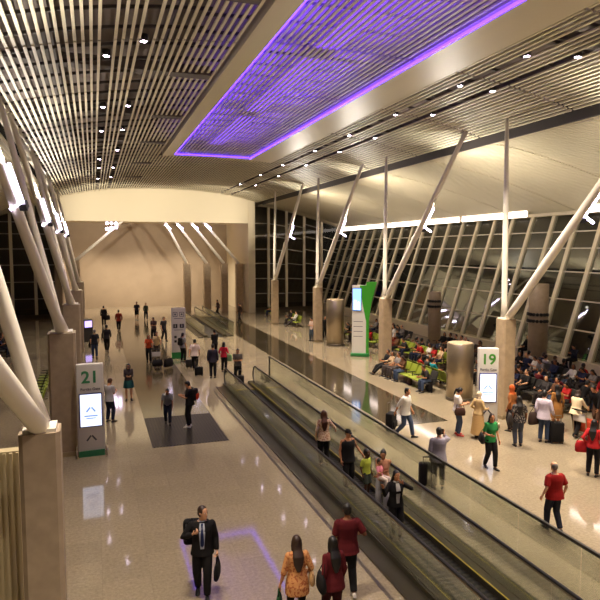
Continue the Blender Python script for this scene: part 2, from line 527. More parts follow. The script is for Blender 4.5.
# ------------------------------------------------------------------ columns with their struts and uplights
def column(x, y, w, top, vert, lean, name, dark=False, light=True):
    t = thing('column', name, 'column', (x, y, 0), 0, 'stone columns with white struts')
    t['kind'] = 'thing'
    h = w / 2; c = .06
    ring = [(-h, -h + c), (-h + c, -h), (h - c, -h), (h, -h + c), (h, h - c), (h - c, h), (-h + c, h), (-h, h - c)]
    MB().loft([[Vector((a, b, z)) for a, b in ring] for z in (0, top)], smooth=False).build('stone_shaft', M_STONE_G if dark else M_STONE, t)
    MB().box(-h - .02, h + .02, -h - .02, h + .02, 0, .14).build('plinth', M_STEEL, t)
    k = MB()     # steel shoe: flat plate and two cheeks that gather the struts
    k.box(-h * .8, h * .8, -h * .8, h * .8, top, top + .05)
    sh = k.build('shoe', M_WHITE, t)
    for v, nm, r in ((vert, 'strut', .11), (lean, 'strut', .145)):
        a = Vector((0, -.12 if v is lean else .12, top + .05)); b = Vector(v) - Vector((x, y, 0))
        d = b - a
        MB().tube([a, a + d * .07, a + d * .3, a + d * .8, b], [h * .5, r * 1.0, r * 1.05, r * .8, r * .6], 14).build(nm, M_WHITE, t)
    if not light: return None
    # uplight clamped on the leaning strut
    a = Vector((0, -.12, top + .05)); d = Vector(lean) - Vector((x, y, 0)) - a
    p = a + d * (.47 if x > 0 else .50); dn = d.normalized()
    off = Vector((.20, -.04, 0))
    u = MB(); u.bar(p + off - dn * .1, p + off + dn * .10, .18, .18); u.bar(p, p + off, .06, .06)
    ub = u.build('uplight', M_DGREY, t)
    MB().bar(p + off + dn * .10, p + off + dn * 1.25, .065, .065).build('lens', M_UPL, ub)
    MB().bar(p + off + dn * .12, p + off + Vector((.36 if x > 0 else -.30, -.1, -.12)), .07, .07).build('side_lens', M_UPL, ub)
    w0 = Vector((x, y, 0)) + p + off + dn * 1.3
    return w0, w0 + d
UP = []
for i, y in enumerate((8.6, 18.85, 28.8, 39.1, 49.6)):
    UP.append(column(14.75, y, .56, 3.8, (15.0, y + .6, 11.4), (15.0, y - 6.7, 11.4),
        ['white strut column of the right row, mostly outside the right edge', 'pale stone column with white struts beside the gate 19 sign',
         'stone column with white struts standing right of the green information totem', 'stone column with white struts left of the tall steel drum',
         'farthest stone column of the right row, by the green seats'][i]))
for i, y in enumerate((9.15, 19.96, 30.2, 40.4, 50.6)):
    UP.append(column((-.78, -.99, -1.05, -1.1, -1.15)[i], y, (.54, .8, .8, .8, .8)[i], 3.85, (-2.55, y, 11.1), (-3.5 if i == 0 else -2.6, y - 6.9, 11.1),
        ['nearest stone column at the lower left corner with a thick white strut', 'stone column standing just left of the gate 21 sign',
         'third stone column of the left row, half hidden behind the second', 'fourth stone column of the left row, beyond the third',
         'farthest stone column of the left row'][i], True, i > 0))
# slanted braces of the hall beyond the bulkhead
for i, (x0, x1) in enumerate(((9.2, 7.0), (11.2, 8.0), (12.9, 9.4), (14.4, 10.6))):
    t = thing('slanted_brace', '%s of four parallel slanted white braces under the far bulkhead, counted from the left' % ['first', 'second', 'third', 'last'][i], 'brace',
              (x0, 63 - i * .5, 0), 0, 'slanted braces in the far hall')
    MB().box(-.35, .35, -.35, .35, 0, 5.0).build('stone_post', M_STONE, t)
    MB().tube([(0, 0, 5.0), (x1 - x0, 0, 9.4)], [.16, .12], 12).build('strut', M_WHITE, t)
    q = Vector((0, 0, 5)).lerp(Vector((x1 - x0, 0, 9.4)), .84)
    h = MB().bar(q + Vector((.1, -.3, 0)), q + Vector((.22, -.3, -.1)), .22, .22).build('spotlight', M_DGREY, t)
    MB().bar(q + Vector((-.35, -.34, .3)), q + Vector((.2, -.34, -.16)), .16, .16).build('lens', M_UPL, h)
t = thing('slanted_brace', 'long white brace slanting up to the right under the left end of the bulkhead', 'brace', (-1.6, 62, 0), 0, 'slanted braces in the far hall')
MB().box(-.35, .35, -.35, .35, 0, 5.4).build('stone_post', M_STONE, t)
MB().tube([(0, 0, 5.4), (4.6, 0, 9.4)], [.16, .12], 12).build('strut', M_WHITE, t)
h = MB().bar((2.9, -.2, 8.5), (3.9, -.2, 8.7), .1, .1).build('spotlight_bar', M_DGREY, t)
for i in range(3): MB().ell((2.95 + .42 * i, -.34, 8.45 + .09 * i), (.16, .1, .16), 10, 6).build('lens', M_UPL, h)
for i in range(3): MB().ell((2.95 + .42 * i, -.34, 9.0), (.14, .1, .12), 10, 6).build('lens', M_UPL, h)

# ------------------------------------------------------------------ steel drums
def drum(x, y, r, h, lab, nozzle=0):
    t = thing('steel_drum', lab, 'air column', (x, y, 0), 0, 'round metal air columns')
    MB().lathe([(r, 0), (r, h - .02), (r - .02, h)], n=40).build('casing', M_STEEL if not nozzle else M_STONE_G, t)
    MB().lathe([(r + .015, 0), (r + .015, .12), (r, .13)], n=40).build('plinth', M_DSTEEL, t)
    MB().lathe([(r - .05, h), (r - .05, h + .015)], n=40).build('lid', M_STONE, t)
    if nozzle:
        for rr in range(2):
            for i in range(nozzle):
                a = PI + (i - nozzle / 2 + .5) * .34 + .6
                mb = MB().tube([(math.cos(a) * (r - .02), math.sin(a) * (r - .02), nz[rr]), (math.cos(a) * (r + .09), math.sin(a) * (r + .09), nz[rr])], .085, 12)
                mb.build('nozzle', M_BLACK, t)
nz = (3.0, 2.65)
drum(14.75, 21.8, .56, 2.45, 'short brushed steel drum standing free beside the green seats')
drum(15.3, 37.2, .60, 3.1, 'tall brushed steel drum left of the green information totem')
drum(22.4, 26.0, .50, 4.6, 'round column ringed with dark air nozzles against the glass wall', 8)
drum(21.6, 35.0, .42, 3.6, 'slim round air column farther back in the waiting area', 8)
# ------------------------------------------------------------------ moving walkways
def belt_mat():
    return stripes('ribbed_pallets', (60, 58, 48), (36, 36, 30), 2.2, 'Y', .4, .4)
def walkway(x0, x1, y0, y1, lab, npan):
    """belt between x0 and x1, entered at y1"""
    t = thing('moving_walkway', lab, 'moving walkway', ((x0 + x1) / 2, (y0 + y1) / 2, 0), 0, 'moving walkways')
    cx = (x0 + x1) / 2; cy = (y0 + y1) / 2; w = (x1 - x0) / 2; L = (y1 - y0) / 2
    MB().box(-w + .2, w - .2, -L, L - .6, .0, .03).build('pallet_belt', belt_mat(), t)
    cp = MB().box(-w + .2, w - .2, L - .6, L + .8, .0, .035).build('comb_plate', M_STEEL, t)
    MB().box(-w + .2, w - .2, L - .66, L - .58, .03, .04).build('yellow_edge', mat('safety_yellow', (190, 170, 40), .5), cp)
    for s, nm in ((-1, 'left'), (1, 'right')):
        X = s * w
        d = MB(); d.box(min(X - s * .22, X + s * .04), max(X - s * .22, X + s * .04), -L, L + .6, 0, .16)
        d.box(min(X + s * .04, X + s * .42), max(X + s * .04, X + s * .42), -L, L + .3, 0, .05)
        sk = d.build('skirt', M_SKIRT, t)
        MB().box(*sorted((X - s * .205, X - s * .19)), -L, L, .16, .168).build('yellow_line', mat('safety_yellow', (190, 170, 40), .5), sk)
        for i in range(npan):
            a = -L + 2 * L * i / npan; b = -L + 2 * L * (i + 1) / npan
            MB().box(X - .008, X + .008, a + .012, b - .012, .16, .90).build('glass_panel', M_GLASS, t)
        # newel: rounded glass end and the rubber handrail running round it
        arc = [(X, L + .42 * math.sin(a), .53 + .42 * math.cos(a)) for a in [PI * i / 10 for i in range(11)]]
        pts = [(X, -L, .95), (X, -L / 2, .95), (X, 0, .95), (X, L / 2, .95)] + arc + [(X, L - .5, .11)]
        MB().tube(pts, .034, 10, ref=(1, 0, 0)).build('handrail', M_BLACK, t)
        MB().tube([(X, -L, .905), (X, L, .905)], .022, 8).build('rail_track', M_STEEL, t)
        gl = [Vector((X - .008, L + .40 * math.sin(a), .53 + .38 * math.cos(a))) for a in [PI * i / 10 for i in range(11)]]
        MB().loft([gl, [p + Vector((.016, 0, 0)) for p in gl]], smooth=False).build('newel_glass', M_GLASS, t)
    return t
walkway(5.67, 7.06, -2, 27.0, 'near moving walkway with dark handrails and glass sides carrying several people', 18)
walkway(7.55, 9.15, 43.5, 57.5, 'farther moving walkway beyond the gap, behind the waiting passengers', 8)

def guard(x, y0, y1, lab):
    t = thing('glass_guardrail', lab, 'guardrail', (x, (y0 + y1) / 2, 0), 0, 'glass guardrails')
    L = (y1 - y0) / 2; n = max(2, int((y1 - y0) / 1.7))
    for i in range(n):
        a = -L + 2 * L * i / n; b = -L + 2 * L * (i + 1) / n
        MB().box(-.007, .007, a + .015, b - .015, .05, 1.02).build('glass_panel', M_GLASS, t)
    MB().box(-.03, .03, -L, L, 0, .05).build('floor_channel', M_STEEL, t)
    MB().bar((0, -L, 1.05), (0, L, 1.05), .055, .06).build('top_rail', M_DGREY, t)
    p = MB().bar((0, L, 0), (0, L, 1.08), .06, .06).build('end_post', M_BLACK, t)
guard(8.26, -2, 28.8, 'long glass guardrail with dark top rail right of the near walkway')
guard(9.75, 43.5, 57, 'glass guardrail alongside the farther moving walkway')

# ------------------------------------------------------------------ totems
M_TOT = mat('totem_white', (214, 210, 200), .4)
M_GREEN = mat('sign_green', (40, 130, 62), .5)
M_GREEN21 = mat('sign_green_numerals', (60, 140, 92), .5)
M_GREEN19 = mat('sign_green_bright', (74, 150, 44), .5)
M_GFOOT = mat('green_foot', (46, 120, 78), .4)
M_INK = mat('sign_ink', (70, 72, 80), .6)
M_SCR = emis('lit_screen', (218, 228, 255), 1.0)
M_SCRB = emis('lit_screen_marks', (130, 160, 215), .6)
M_BEZ = mat('screen_bezel', (58, 52, 110), .3)
XF = (R(90), 0, 0)
def gate_totem(p, rz, w, h, num, lab, gm):
    t = thing('gate_sign', lab, 'gate sign', p, rz, 'gate signs')
    d = .11
    MB().rbox(-w / 2, w / 2, -d, d, .12, h, .03).build('body', M_TOT, t)
    MB().box(-w / 2 + .02, w / 2 - .02, -d - .03, d + .03, 0, .19).build('foot', M_GFOOT, t)
    for s in (-1, 1):
        MB().tube([(s * (w / 2 + .02), -.30, .03), (s * (w / 2 + .05), -.2, .20), (s * (w / 2 + .03), -.06, .27), (s * (w / 2 + .03), .1, .27), (s * (w / 2 + .05), .22, .2), (s * (w / 2 + .02), .3, .03)], .025, 8).build('foot_guard', M_STEEL, t)
    text_mesh(num, .52, 'gate_number', gm, t, (0, -d - .005, h - .42), XF, .012)
    text_mesh('Portão Gate', .115, 'gate_caption', M_INK, t, (0, -d - .005, h - .78), XF, .001)
    sw = w * .43
    b = MB().rbox(-sw, sw, -d - .035, -d, .93, 2.0, .015).build('screen', M_BEZ, t)
    MB().box(-sw + .035, sw - .035, -d - .04, -d - .034, .965, 1.965).build('screen_glass', M_SCR, b)
    mk = MB()
    mk.bar((-.13, -d - .043, 1.42), (-.02, -d - .043, 1.56), .05, .004, up=(0, 1, 0)); mk.bar((.13, -d - .043, 1.42), (.02, -d - .043, 1.56), .05, .004, up=(0, 1, 0))
    mk.box(-.2, .2, -d - .043, -d - .041, 1.27, 1.31); mk.box(-.14, .14, -d - .043, -d - .041, 1.2, 1.23)
    mk.build('screen_emblem', M_SCRB, b)
    mk = MB()
    mk.bar((-.14, -d - .004, .50), (-.015, -d - .004, .66), .05, .006, up=(0, 1, 0)); mk.bar((.14, -d - .004, .50), (.015, -d - .004, .66), .05, .006, up=(0, 1, 0))
    mk.build('emblem', M_INK, t)
    return t
p21 = fl(92, 455)
gate_totem((p21.x, p21.y, 0), R(3), .80, 2.9, '21', 'white gate sign numbered 21 with a lit screen on a green foot', M_GREEN21)
gate_totem((13.35, 18.0, 0), R(-26), .72, 2.9, '19', 'white gate sign numbered 19 with a lit screen in front of a stone column', M_GREEN19)

# pictogram totem
t = thing('pictogram_totem', 'slim white totem of black pictograms on a green base beside the queue', 'totem', (fl(179, 358).x, fl(179, 358).y, 0), R(-4))
MB().rbox(-.41, .41, -.1, .1, .36, 3.0, .02).build('body', M_TOT, t)
MB().box(-.42, .42, -.12, .12, 0, .36).build('foot', M_GREEN, t)
for r, (z, n) in enumerate(((2.62, 0), (1.93, 1), (1.28, 2), (1.02, 3))):
    for s in (-1, 1):
        mb = MB()
        a = .12 if n < 2 else .07
        cx = s * .19
        if n == 0:
            mb.bar((cx - a, -.104, z - a), (cx + a, -.104, z - a), .03, .006, up=(0, 1, 0)); mb.bar((cx - a, -.104, z + a), (cx + a, -.104, z + a), .03, .006, up=(0, 1, 0))
            mb.bar((cx - a, -.104, z - a), (cx - a, -.104, z + a), .03, .006, up=(0, 1, 0)); mb.bar((cx + a, -.104, z - a), (cx + a, -.104, z + a), .03, .006, up=(0, 1, 0))
            mb.box(cx - .05, cx + .05, -.107, -.101, z - .05, z + .05)
        else:
            mb.box(cx - a, cx + a, -.106, -.1, z - a, z + a)
        pc = mb.build('pictogram', M_BLACK if n else M_INK, t)
        if n == 1:
            MB().box(cx - .025, cx + .025, -.109, -.106, z - .07, z + .03).build('figure', M_TOT, pc)
            MB().tube([(cx, -.106, z + .065), (cx, -.109, z + .065)], .028, 10).build('figure', M_TOT, pc)
MB().box(-.26, .26, -.104, -.1, 2.36, 2.39).box(-.26, .26, -.104, -.1, 1.68, 1.71).build('caption_line', M_INK, t)

# information totem with green spine and lit upper screen
p = fl(361, 356)
t = thing('information_totem', 'tall white information totem with green spine and blue lit upper screen', 'totem', (p.x, p.y, 0), R(-30))
MB().loft([[Vector((x * (1 - .0 * z), y, z)) for x, y in ((-.55, -.14), (.30, -.14), (.30, .14), (-.55, .14))] for z in (.2, 4.3)], smooth=False).build('body', M_TOT, t)
MB().rbox(-.62, .50, -.24, .24, 0, .2, .03).build('foot', M_GREEN, t)
sp = [[Vector(q) for q in ((.30, -.17, z), (.30 + a, -.17, z), (.30 + a, .17, z), (.30, .17, z))] for z, a in ((.2, .16), (2.2, .16), (3.2, .30), (4.5, .62))]
MB().loft(sp, smooth=False).build('green_spine', mat('spine_green', (58, 150, 40), .4), t)
MB().loft([[Vector(q) for q in ((.30 - a, -.155, z), (.32, -.155, z), (.32, -.14, z), (.30 - a, -.14, z))] for z, a in ((2.2, .02), (3.2, .22), (4.3, .40))], smooth=False).build('green_flare', mat('spine_green', (58, 150, 40), .4), t)
s = MB().box(-.53, .02, -.175, -.14, 2.75, 4.15).build('screen', M_BEZ, t)
M_BLU = emis('blue_screen', (120, 170, 235), 1.5)
MB().box(-.50, -.01, -.18, -.174, 2.8, 4.1).build('screen_glass', M_BLU, s)
MB().box(-.42, -.30, -.184, -.179, 2.85, 3.4).box(-.22, -.10, -.184, -.179, 2.85, 3.3).build('screen_figure', emis('screen_white', (235, 240, 255), 1.8), s)
for z in (1.2, 1.5, 1.8, 2.1): MB().box(-.45, .1, -.145, -.14, z, z + .03).build('caption_line', M_INK, t)

# ------------------------------------------------------------------ seats
M_LIME = mat('lime_upholstery', (126, 138, 36), .6)
M_BLKS = mat('black_upholstery', (40, 38, 34), .55)
SEAT_W = .60
def bench(x, y, rz, n, lab, m, greens=None, grp='beam benches of the waiting areas'):
    """beam bench of n seats; sits along local x, faces local +y"""
    t = thing('beam_bench', lab, 'bench', (x, y, 0), rz, grp)
    L = n * SEAT_W / 2
    MB().box(-L + .1, L - .1, -.05, .05, .30, .37).build('beam', M_DGREY, t)
    for s in range(max(2, n // 3 + 1)):
        k = max(2, n // 3 + 1); cx = -L + .4 + (2 * L - .8) * s / (k - 1)
        mb = MB(); mb.bar((cx, 0, .02), (cx, 0, .30), .06, .08); mb.bar((cx, -.3, .025), (cx, .3, .025), .06, .05)
        mb.build('leg', M_STEEL, t)
    for i in range(n):
        cx = -L + (i + .5) * SEAT_W
        mm = (greens[i] if greens else m)
        MB().rbox(cx - .27, cx + .27, -.22, .26, .37, .44, .03).build('seat', mm, t)
        bm = MB()
        r0 = [Vector(q) for q in ((cx - .27, -.20, .47), (cx + .27, -.20, .47), (cx + .27, -.26, .47), (cx - .27, -.26, .47))]
        r1 = [Vector(q) for q in ((cx - .26, -.27, .70), (cx + .26, -.27, .70), (cx + .26, -.32, .70), (cx - .26, -.32, .70))]
        r2 = [Vector(q) for q in ((cx - .24, -.36, .92), (cx + .24, -.36, .92), (cx + .24, -.40, .92), (cx - .24, -.40, .92))]
        bm.loft([r0, r1, r2], smooth=False); bm.build('backrest', mm, t)
    for i in range(n + 1):
        cx = -L + i * SEAT_W
        mb = MB(); mb.bar((cx, -.2, .62), (cx, .2, .62), .05, .035); mb.bar((cx, -.05, .37), (cx, -.05, .62), .03, .04)
        mb.build('armrest', M_BLACK, t)
    return t

p = fl(87, 341)
t = thing('information_kiosk', 'dark kiosk with a small violet lit screen by the fourth left column', 'kiosk', (p.x, p.y, 0), R(25))
MB().rbox(-.35, .35, -.25, .25, 0, 1.55, .04).build('cabinet', M_DGREY, t)
b = MB().rbox(-.3, .3, -.29, -.24, .95, 1.5, .02).build('screen', M_BLACK, t)
MB().box(-.26, .26, -.296, -.29, 1.0, 1.45).build('screen_glass', emis('violet_screen', (190, 170, 255), 1.3), b)
# ------------------------------------------------------------------ people
SKIN = {'light': (212, 160, 122), 'tan': (182, 126, 88), 'brown': (128, 82, 54), 'dark': (84, 54, 36)}
HAIRC = {'black': (20, 16, 14), 'brown': (50, 32, 22), 'grey': (120, 112, 104), 'auburn': (74, 40, 22), 'blonde': (150, 116, 66)}
M_EYE = mat('eye_white', (220, 214, 204), .3); M_PUP = mat('pupil', (24, 18, 14), .3); M_LIP = mat('lip', (140, 72, 62), .5)
JOBS = []

def ik(a, c, l1, l2, pole):
    d = c - a; L = d.length
    mx = (l1 + l2) * .997
    if L > mx: c = a + d * (mx / L); d = c - a; L = mx
    t = d / L
    k = (l1 * l1 - l2 * l2 + L * L) / (2 * L)
    h = math.sqrt(max(0, l1 * l1 - k * k))
    p = pole - t * pole.dot(t)
    p = p.normalized() if p.length > 1e-5 else t.orthogonal().normalized()
    return a + t * k + p * h, c

T_M = [(-.10, .10, .085, 0), (-.06, .155, .108, -.012), (0, .17, .118, -.012), (.08, .158, .106, 0), (.16, .147, .102, .004), (.26, .158, .114, .006), (.36, .174, .120, 0), (.43, .170, .102, -.006), (.475, .135, .080, -.012), (.51, .07, .062, -.012), (.53, .055, .055, -.008)]
T_F = [(-.10, .10, .085, 0), (-.06, .160, .112, -.016), (0, .172, .120, -.016), (.08, .150, .102, -.004), (.16, .128, .092, .002), (.25, .138, .108, .012), (.31, .148, .120, .016), (.37, .152, .104, .004), (.43, .150, .090, -.006), (.475, .115, .072, -.012), (.51, .06, .055, -.012), (.53, .047, .048, -.008)]

def ring_at(T, s):
    if s <= -.03:
        q = T[2] if T[2][0] < .01 else T[1]; u = min(1, (-.03 - s) / .09)
        return (q[1] + .022 * u, q[2] + .030 * u, q[3])
    s2 = s
    for a, b in zip(T[:-1], T[1:]):
        if a[0] <= s2 <= b[0]:
            t = (s2 - a[0]) / (b[0] - a[0])
            return tuple(a[i] + (b[i] - a[i]) * t for i in (1, 2, 3))
    return T[-1][1:]

POSES = {
 'stand':  dict(feet=[(-.10, -.01, 0, 0, 8), (.10, .03, 0, 0, -8)], hands=[(-.245, .03, .89), (.245, .04, .89)]),
 'walk':   dict(feet=[(-.08, .25, .015, -14, 3), (.08, -.27, .075, 38, -3)], hands=[(-.24, -.15, .92), (.23, .19, .95)], lean=4),
 'walk2':  dict(feet=[(-.08, -.26, .07, 36, 3), (.08, .25, .015, -12, -3)], hands=[(-.23, .19, .95), (.24, -.14, .92)], lean=4),
 'stroll': dict(feet=[(-.08, .15, .0, -4, 5), (.09, -.15, .03, 18, -5)], hands=[(-.24, -.05, .89), (.24, .10, .90)], lean=2),
 'phone':  dict(feet=[(-.11, 0, 0, 0, 10), (.11, .03, 0, 0, -10)], hands=[(-.09, .30, 1.16), (.08, .30, 1.16)], head=(0, 28)),
 'ear':    dict(feet=[(-.10, 0, 0, 0, 8), (.11, .04, 0, 0, -14)], hands=[(-.24, .03, .88), (.15, .10, 1.50)], head=(-10, 10), wpole=[None, (.6, .6, -.6)]),
 'cart':   dict(feet=[(-.09, .16, 0, 0, 3), (.09, -.16, .03, 18, -3)], hands=[(-.22, .42, 1.03), (.22, .42, 1.03)], lean=8, curl=55),
 'pull':   dict(feet=[(-.08, .22, .01, -10, 3), (.08, -.24, .06, 32, -3)], hands=[(-.30, -.24, .86), (.24, .16, .94)], lean=5, curl=50),
 'bag':    dict(feet=[(-.10, .02, 0, 0, 8), (.10, -.02, 0, 0, -8)], hands=[(-.23, .12, 1.02), (.20, .24, 1.10)]),
 'hips':   dict(feet=[(-.12, 0, 0, 0, 12), (.12, 0, 0, 0, -12)], hands=[(-.22, .02, 1.0), (.25, .04, .89)]),
 'bend':   dict(feet=[(-.09, .14, 0, 0, 3), (.09, -.14, .03, 18, -3)], hands=[(-.22, .34, .80), (.26, .16, .80)], lean=26, head=(0, 14)),
 'arms_up': dict(feet=[(-.10, 0, 0, 0, 8), (.10, .03, 0, 0, -8)], hands=[(-.10, .18, 1.46), (.40, .14, 1.40)], head=(0, 6), wpole=[(-.7, .4, -.4), (.5, .2, -.8)]),
 'cradle': dict(feet=[(-.10, 0, 0, 0, 8), (.10, .03, 0, 0, -8)], hands=[(.06, .26, 1.10), (.02, .30, 1.16)], head=(10, 22)),
 'back_rest': dict(feet=[(-.10, .0, 0, 0, 8), (.10, .03, 0, 0, -8)], hands=[(-.24, .02, .89), (.17, .20, 1.30)], wpole=[None, (.6, .2, -.7)]),
 'sit':    dict(pelvis=(-.04, .555), lean=-9, feet=[(-.12, .42, 0, 0, 4), (.12, .44, 0, 0, -4)], hands=[(-.12, .26, .70), (.12, .28, .70)]),
 'sit_phone': dict(pelvis=(-.04, .555), lean=-2, feet=[(-.14, .40, 0, 0, 6), (.13, .36, 0, 0, -6)], hands=[(-.07, .30, .86), (.07, .30, .86)], head=(0, 30)),
 'sit_out': dict(pelvis=(.02, .545), lean=-20, feet=[(-.10, .74, .0, -25, 6), (.10, .70, 0, -25, -6)], hands=[(-.14, .24, .72), (.12, .22, .74)], head=(8, 18)),
 'sit_lean': dict(pelvis=(-.04, .555), lean=28, feet=[(-.16, .40, 0, 0, 10), (.16, .34, 0, 0, -10)], hands=[(-.10, .46, .72), (.08, .48, .70)], head=(0, 5)),
 'sit_talk': dict(pelvis=(-.04, .555), lean=-5, feet=[(-.08, .38, 0, 0, 4), (.10, .46, 0, 0, -4)], hands=[(-.16, .30, .72), (.22, .30, .78)], head=(40, 4)),
}

def hand_geo(mb, wrist, d, side, curl, k):
    d = d.normalized()
    rf = Vector((0, .75, .66)); w = rf - d * rf.dot(d)
    if w.length < .2: w = Vector((0, -.3, 1)) - d * Vector((0, -.3, 1)).dot(d)
    w.normalize(); n = d.cross(w) * (-side)
    mb.tube([wrist - d * .02, wrist + d * .01, wrist + d * .05, wrist + d * .088], [.024, .027, .041, .039], 10, flat=.48, ref=w)
    for i, (o, L) in enumerate(((.028, .066), (.0095, .076), (-.0095, .070), (-.027, .054))):
        p = wrist + d * .078 + w * o; pts = [p]; a = 0
        for sgm in (.44, .32, .24):
            a += R(curl) * (.8 + .1 * i)
            p = p + (d * math.cos(a) + n * math.sin(a)) * (L * sgm * 1.15); pts.append(p)
        mb.tube(pts, [.0098, .0094, .0086, .0066], 7)
    b = wrist + d * .028 + w * .026
    td = (d * .62 + w * .62 + n * .35).normalized()
    q = b + td * .034; e = q + (td * .6 + d * .5 + n * .35).normalized() * .032
    mb.tube([b - td * .012, q, e], [.014, .0115, .008], 7)

def shoe_geo(A, yaw, pitch):
    mb = MB(); rings = []
    prof = [(-.07, .022, .05), (-.055, .034, .075), (-.02, .038, .095), (.03, .040, .090), (.08, .044, .066), (.135, .047, .050), (.175, .040, .042), (.198, .022, .030)]
    M = Matrix.Rotation(R(yaw), 3, 'Z') @ Matrix.Rotation(-R(pitch), 3, 'X')
    for y, w, h in prof:
        ring = []
        for j in range(12):
            a = 2 * PI * j / 12
            x = w * math.cos(a); z = max(0, h * (.35 + .65 * math.sin(a))) if math.sin(a) > -.4 else 0
            ring.append(A + M @ Vector((x, y, z - .085)))
        rings.append(ring)
    mb.loft(rings); return mb

class Fig: pass

def person(label, loc, rz=0, h=1.72, pose='stand', fem=False, top=((90, 90, 90), 'short', -.06), top_mat=None, low=((40, 42, 52), 'trousers'), low_mat=None,
           hair=('short', 'black'), skin='tan', shoe=(40, 34, 30), loose=.0, jacket=None, child=False, group='travellers walking and standing', vox=.015, over=None, stout=1.0, cat='person', hue=None):
    P = dict(POSES[pose]) if isinstance(pose, str) else dict(POSES[pose[0]], **pose[1])
    k = h / 1.75
    T = [(s, a * stout, b * stout, y) for s, a, b, y in (T_F if fem else T_M)]
    hk = 1.0 + (.35 if child else 0)
    feet = P['feet']; lean = R(P.get('lean', 0)); yaw, pit = P.get('head', (0, 4))
    ank = [Vector((f[0], f[1], .085 + f[2])) for f in feet]
    if 'pelvis' in P: pel = Vector((0, P['pelvis'][0], P['pelvis'][1]))
    else:
        hz = min(a.z + math.sqrt(max(.05, .848 ** 2 - (a.x - (-.085, .085)[i]) ** 2 - a.y ** 2)) for i, a in enumerate(ank)) + .03
        pel = Vector((0, 0, min(hz, .955)))
    t = Vector((0, math.sin(lean), math.cos(lean))); f = Vector((0, math.cos(lean), -math.sin(lean))); X = Vector((1, 0, 0))
    S = lambda s, x=0, y=0: pel + t * s + X * x + f * y
    shx = .155 if fem else .178
    sh = [S(.445, -shx, -.012), S(.445, shx, -.012)]
    hipj = [S(-.03, -.086), S(-.03, .086)]
    kn = []; 
    for i in (0, 1):
        m, c = ik(hipj[i], ank[i], .43, .425, Vector(((-.12, .12)[i], 1, .25))); kn.append(m); ank[i] = c
    el = []; wr = []
    dz = pel.z - .955 if 'pelvis' not in P else 0
    for i in (0, 1):
        s = (-1, 1)[i]; q = Vector(P['hands'][i]) + Vector((0, 0, dz))
        po = (P.get('wpole') or [None, None])[i]
        m, c = ik(sh[i], q, .285, .255, Vector(po) if po else Vector((s * .45, -1, -.35))); el.append(m); wr.append(c)
    # ---- body
    def torso(mb, s0, s1, off, offy=None, core=False):
        ss = sorted(set([s0, s1] + [r[0] for r in T if s0 < r[0] < s1])); rings = []
        for s in ss:
            a, b, y = (.10, .085, 0) if core and s <= -.09 else ring_at(T, max(s, -.06) if core else s)
            rings.append([S(s, (a + off) * math.cos(2 * PI * j / 20), y + (b + (offy if offy is not None else off)) * math.sin(2 * PI * j / 20)) for j in range(20)])
        mb.loft(rings)
    B = MB(); torso(B, -.10, .53, 0, None, True)
    N = S(.545, 0, .0)
    HM = Matrix.Rotation(R(yaw), 3, 'Z') @ Matrix.Rotation(-R(pit) - lean * .5, 3, 'X')
    HC = N + (HM @ Vector((0, .018, .122 * hk)))
    B.tube([S(.47, 0, -.01), S(.53, 0, -.004), HC + HM @ Vector((0, -.012, -.05))], [.062, .055 if not fem else .047, .056 if not fem else .048], 14)
    hd = [(-.118, .020, .022, .058), (-.108, .036, .040, .048), (-.085, .050, .058, .034), (-.05, .062, .076, .018), (-.01, .070, .089, .006), (.03, .075, .096, -.002), (.065, .073, .092, -.007), (.092, .058, .075, -.010), (.110, .036, .048, -.012), (.118, .012, .016, -.012)]
    hp = lambda x, y, z: HC + HM @ (Vector((x, y, z)) * hk)
    B.loft([[hp(a * math.cos(2 * PI * j / 18), y + b * math.sin(2 * PI * j / 18), z) for j in range(18)] for z, a, b, y in hd])
    B.tube([hp(0, .088, .015), hp(0, .104, -.02), hp(0, .104, -.034)], [.008 * hk, .013 * hk, .012 * hk], 8)
    for s in (-1, 1): B.ell(hp(s * .076, -.004, -.008), (.010 * hk, .02 * hk, .032 * hk), 8, 6, M=HM)
    for i in (0, 1):
        a, e, w = sh[i], el[i], wr[i]
        B.ell(a, (.058, .056, .058), 10, 8)
        B.tube([a, a.lerp(e, .5), e, e.lerp(w, .3), w], [.053 * (.86 if fem else 1), .046 * (.86 if fem else 1), .038, .038, .025], 12)
        hj, kk, an = hipj[i], kn[i], ank[i]
        B.ell(hj, (.09, .09, .09), 10, 8)
        B.tube([hj, hj.lerp(kk, .5), kk, kk.lerp(an, .3), kk.lerp(an, .75), an], [.09, .08, .058, .057, .042, .036], 12)
        B.ell(an, (.036, .042, .04), 8, 6)
    E = MB()   # hands, eyes and mouth joined to the body after it is fused
    for i in (0, 1):
        d = wr[i] - el[i]
        if pose == 'ear' and i == 1: d = Vector((-.15, .1, 1))
        hand_geo(E, wr[i], d, (-1, 1)[i], P.get('curl', 16), k)
    for s in (-1, 1):
        E.ell(hp(s * .031, .079, .012), (.0135 * hk, .009 * hk, .009 * hk), 8, 6, m=1, M=HM)
        E.ell(hp(s * .031, .0865, .012), (.0062 * hk, .004 * hk, .0065 * hk), 8, 6, m=2, M=HM)
    E.ell(hp(0, .091, -.062), (.024 * hk, .007 * hk, .008 * hk), 10, 6, m=3, M=HM)
    hairm = mat('hair_' + hair[1], HAIRC[hair[1]], .5) if hair[1] in HAIRC else None
    SC_ = lambda mb: (setattr(mb, 'v', [(p[0] * k, p[1] * k, p[2] * k) for p in mb.v]), mb)[1]
    body = SC_(B).build('person', [mat('skin_' + skin, SKIN[skin], .55, spec=.35), M_EYE, M_PUP, M_LIP])
    body.location = loc; body.rotation_euler = (0, 0, rz)
    tag(body, label, cat, group)
    JOBS.append((body, vox * .9, 2, SC_(E)))
    def part(mb, name, m, v=vox, it=2):
        o = SC_(mb).build(name, m, body)
        if v: JOBS.append((o, v, it, None))
        return o
    # ---- hair
    hs = hair[0]
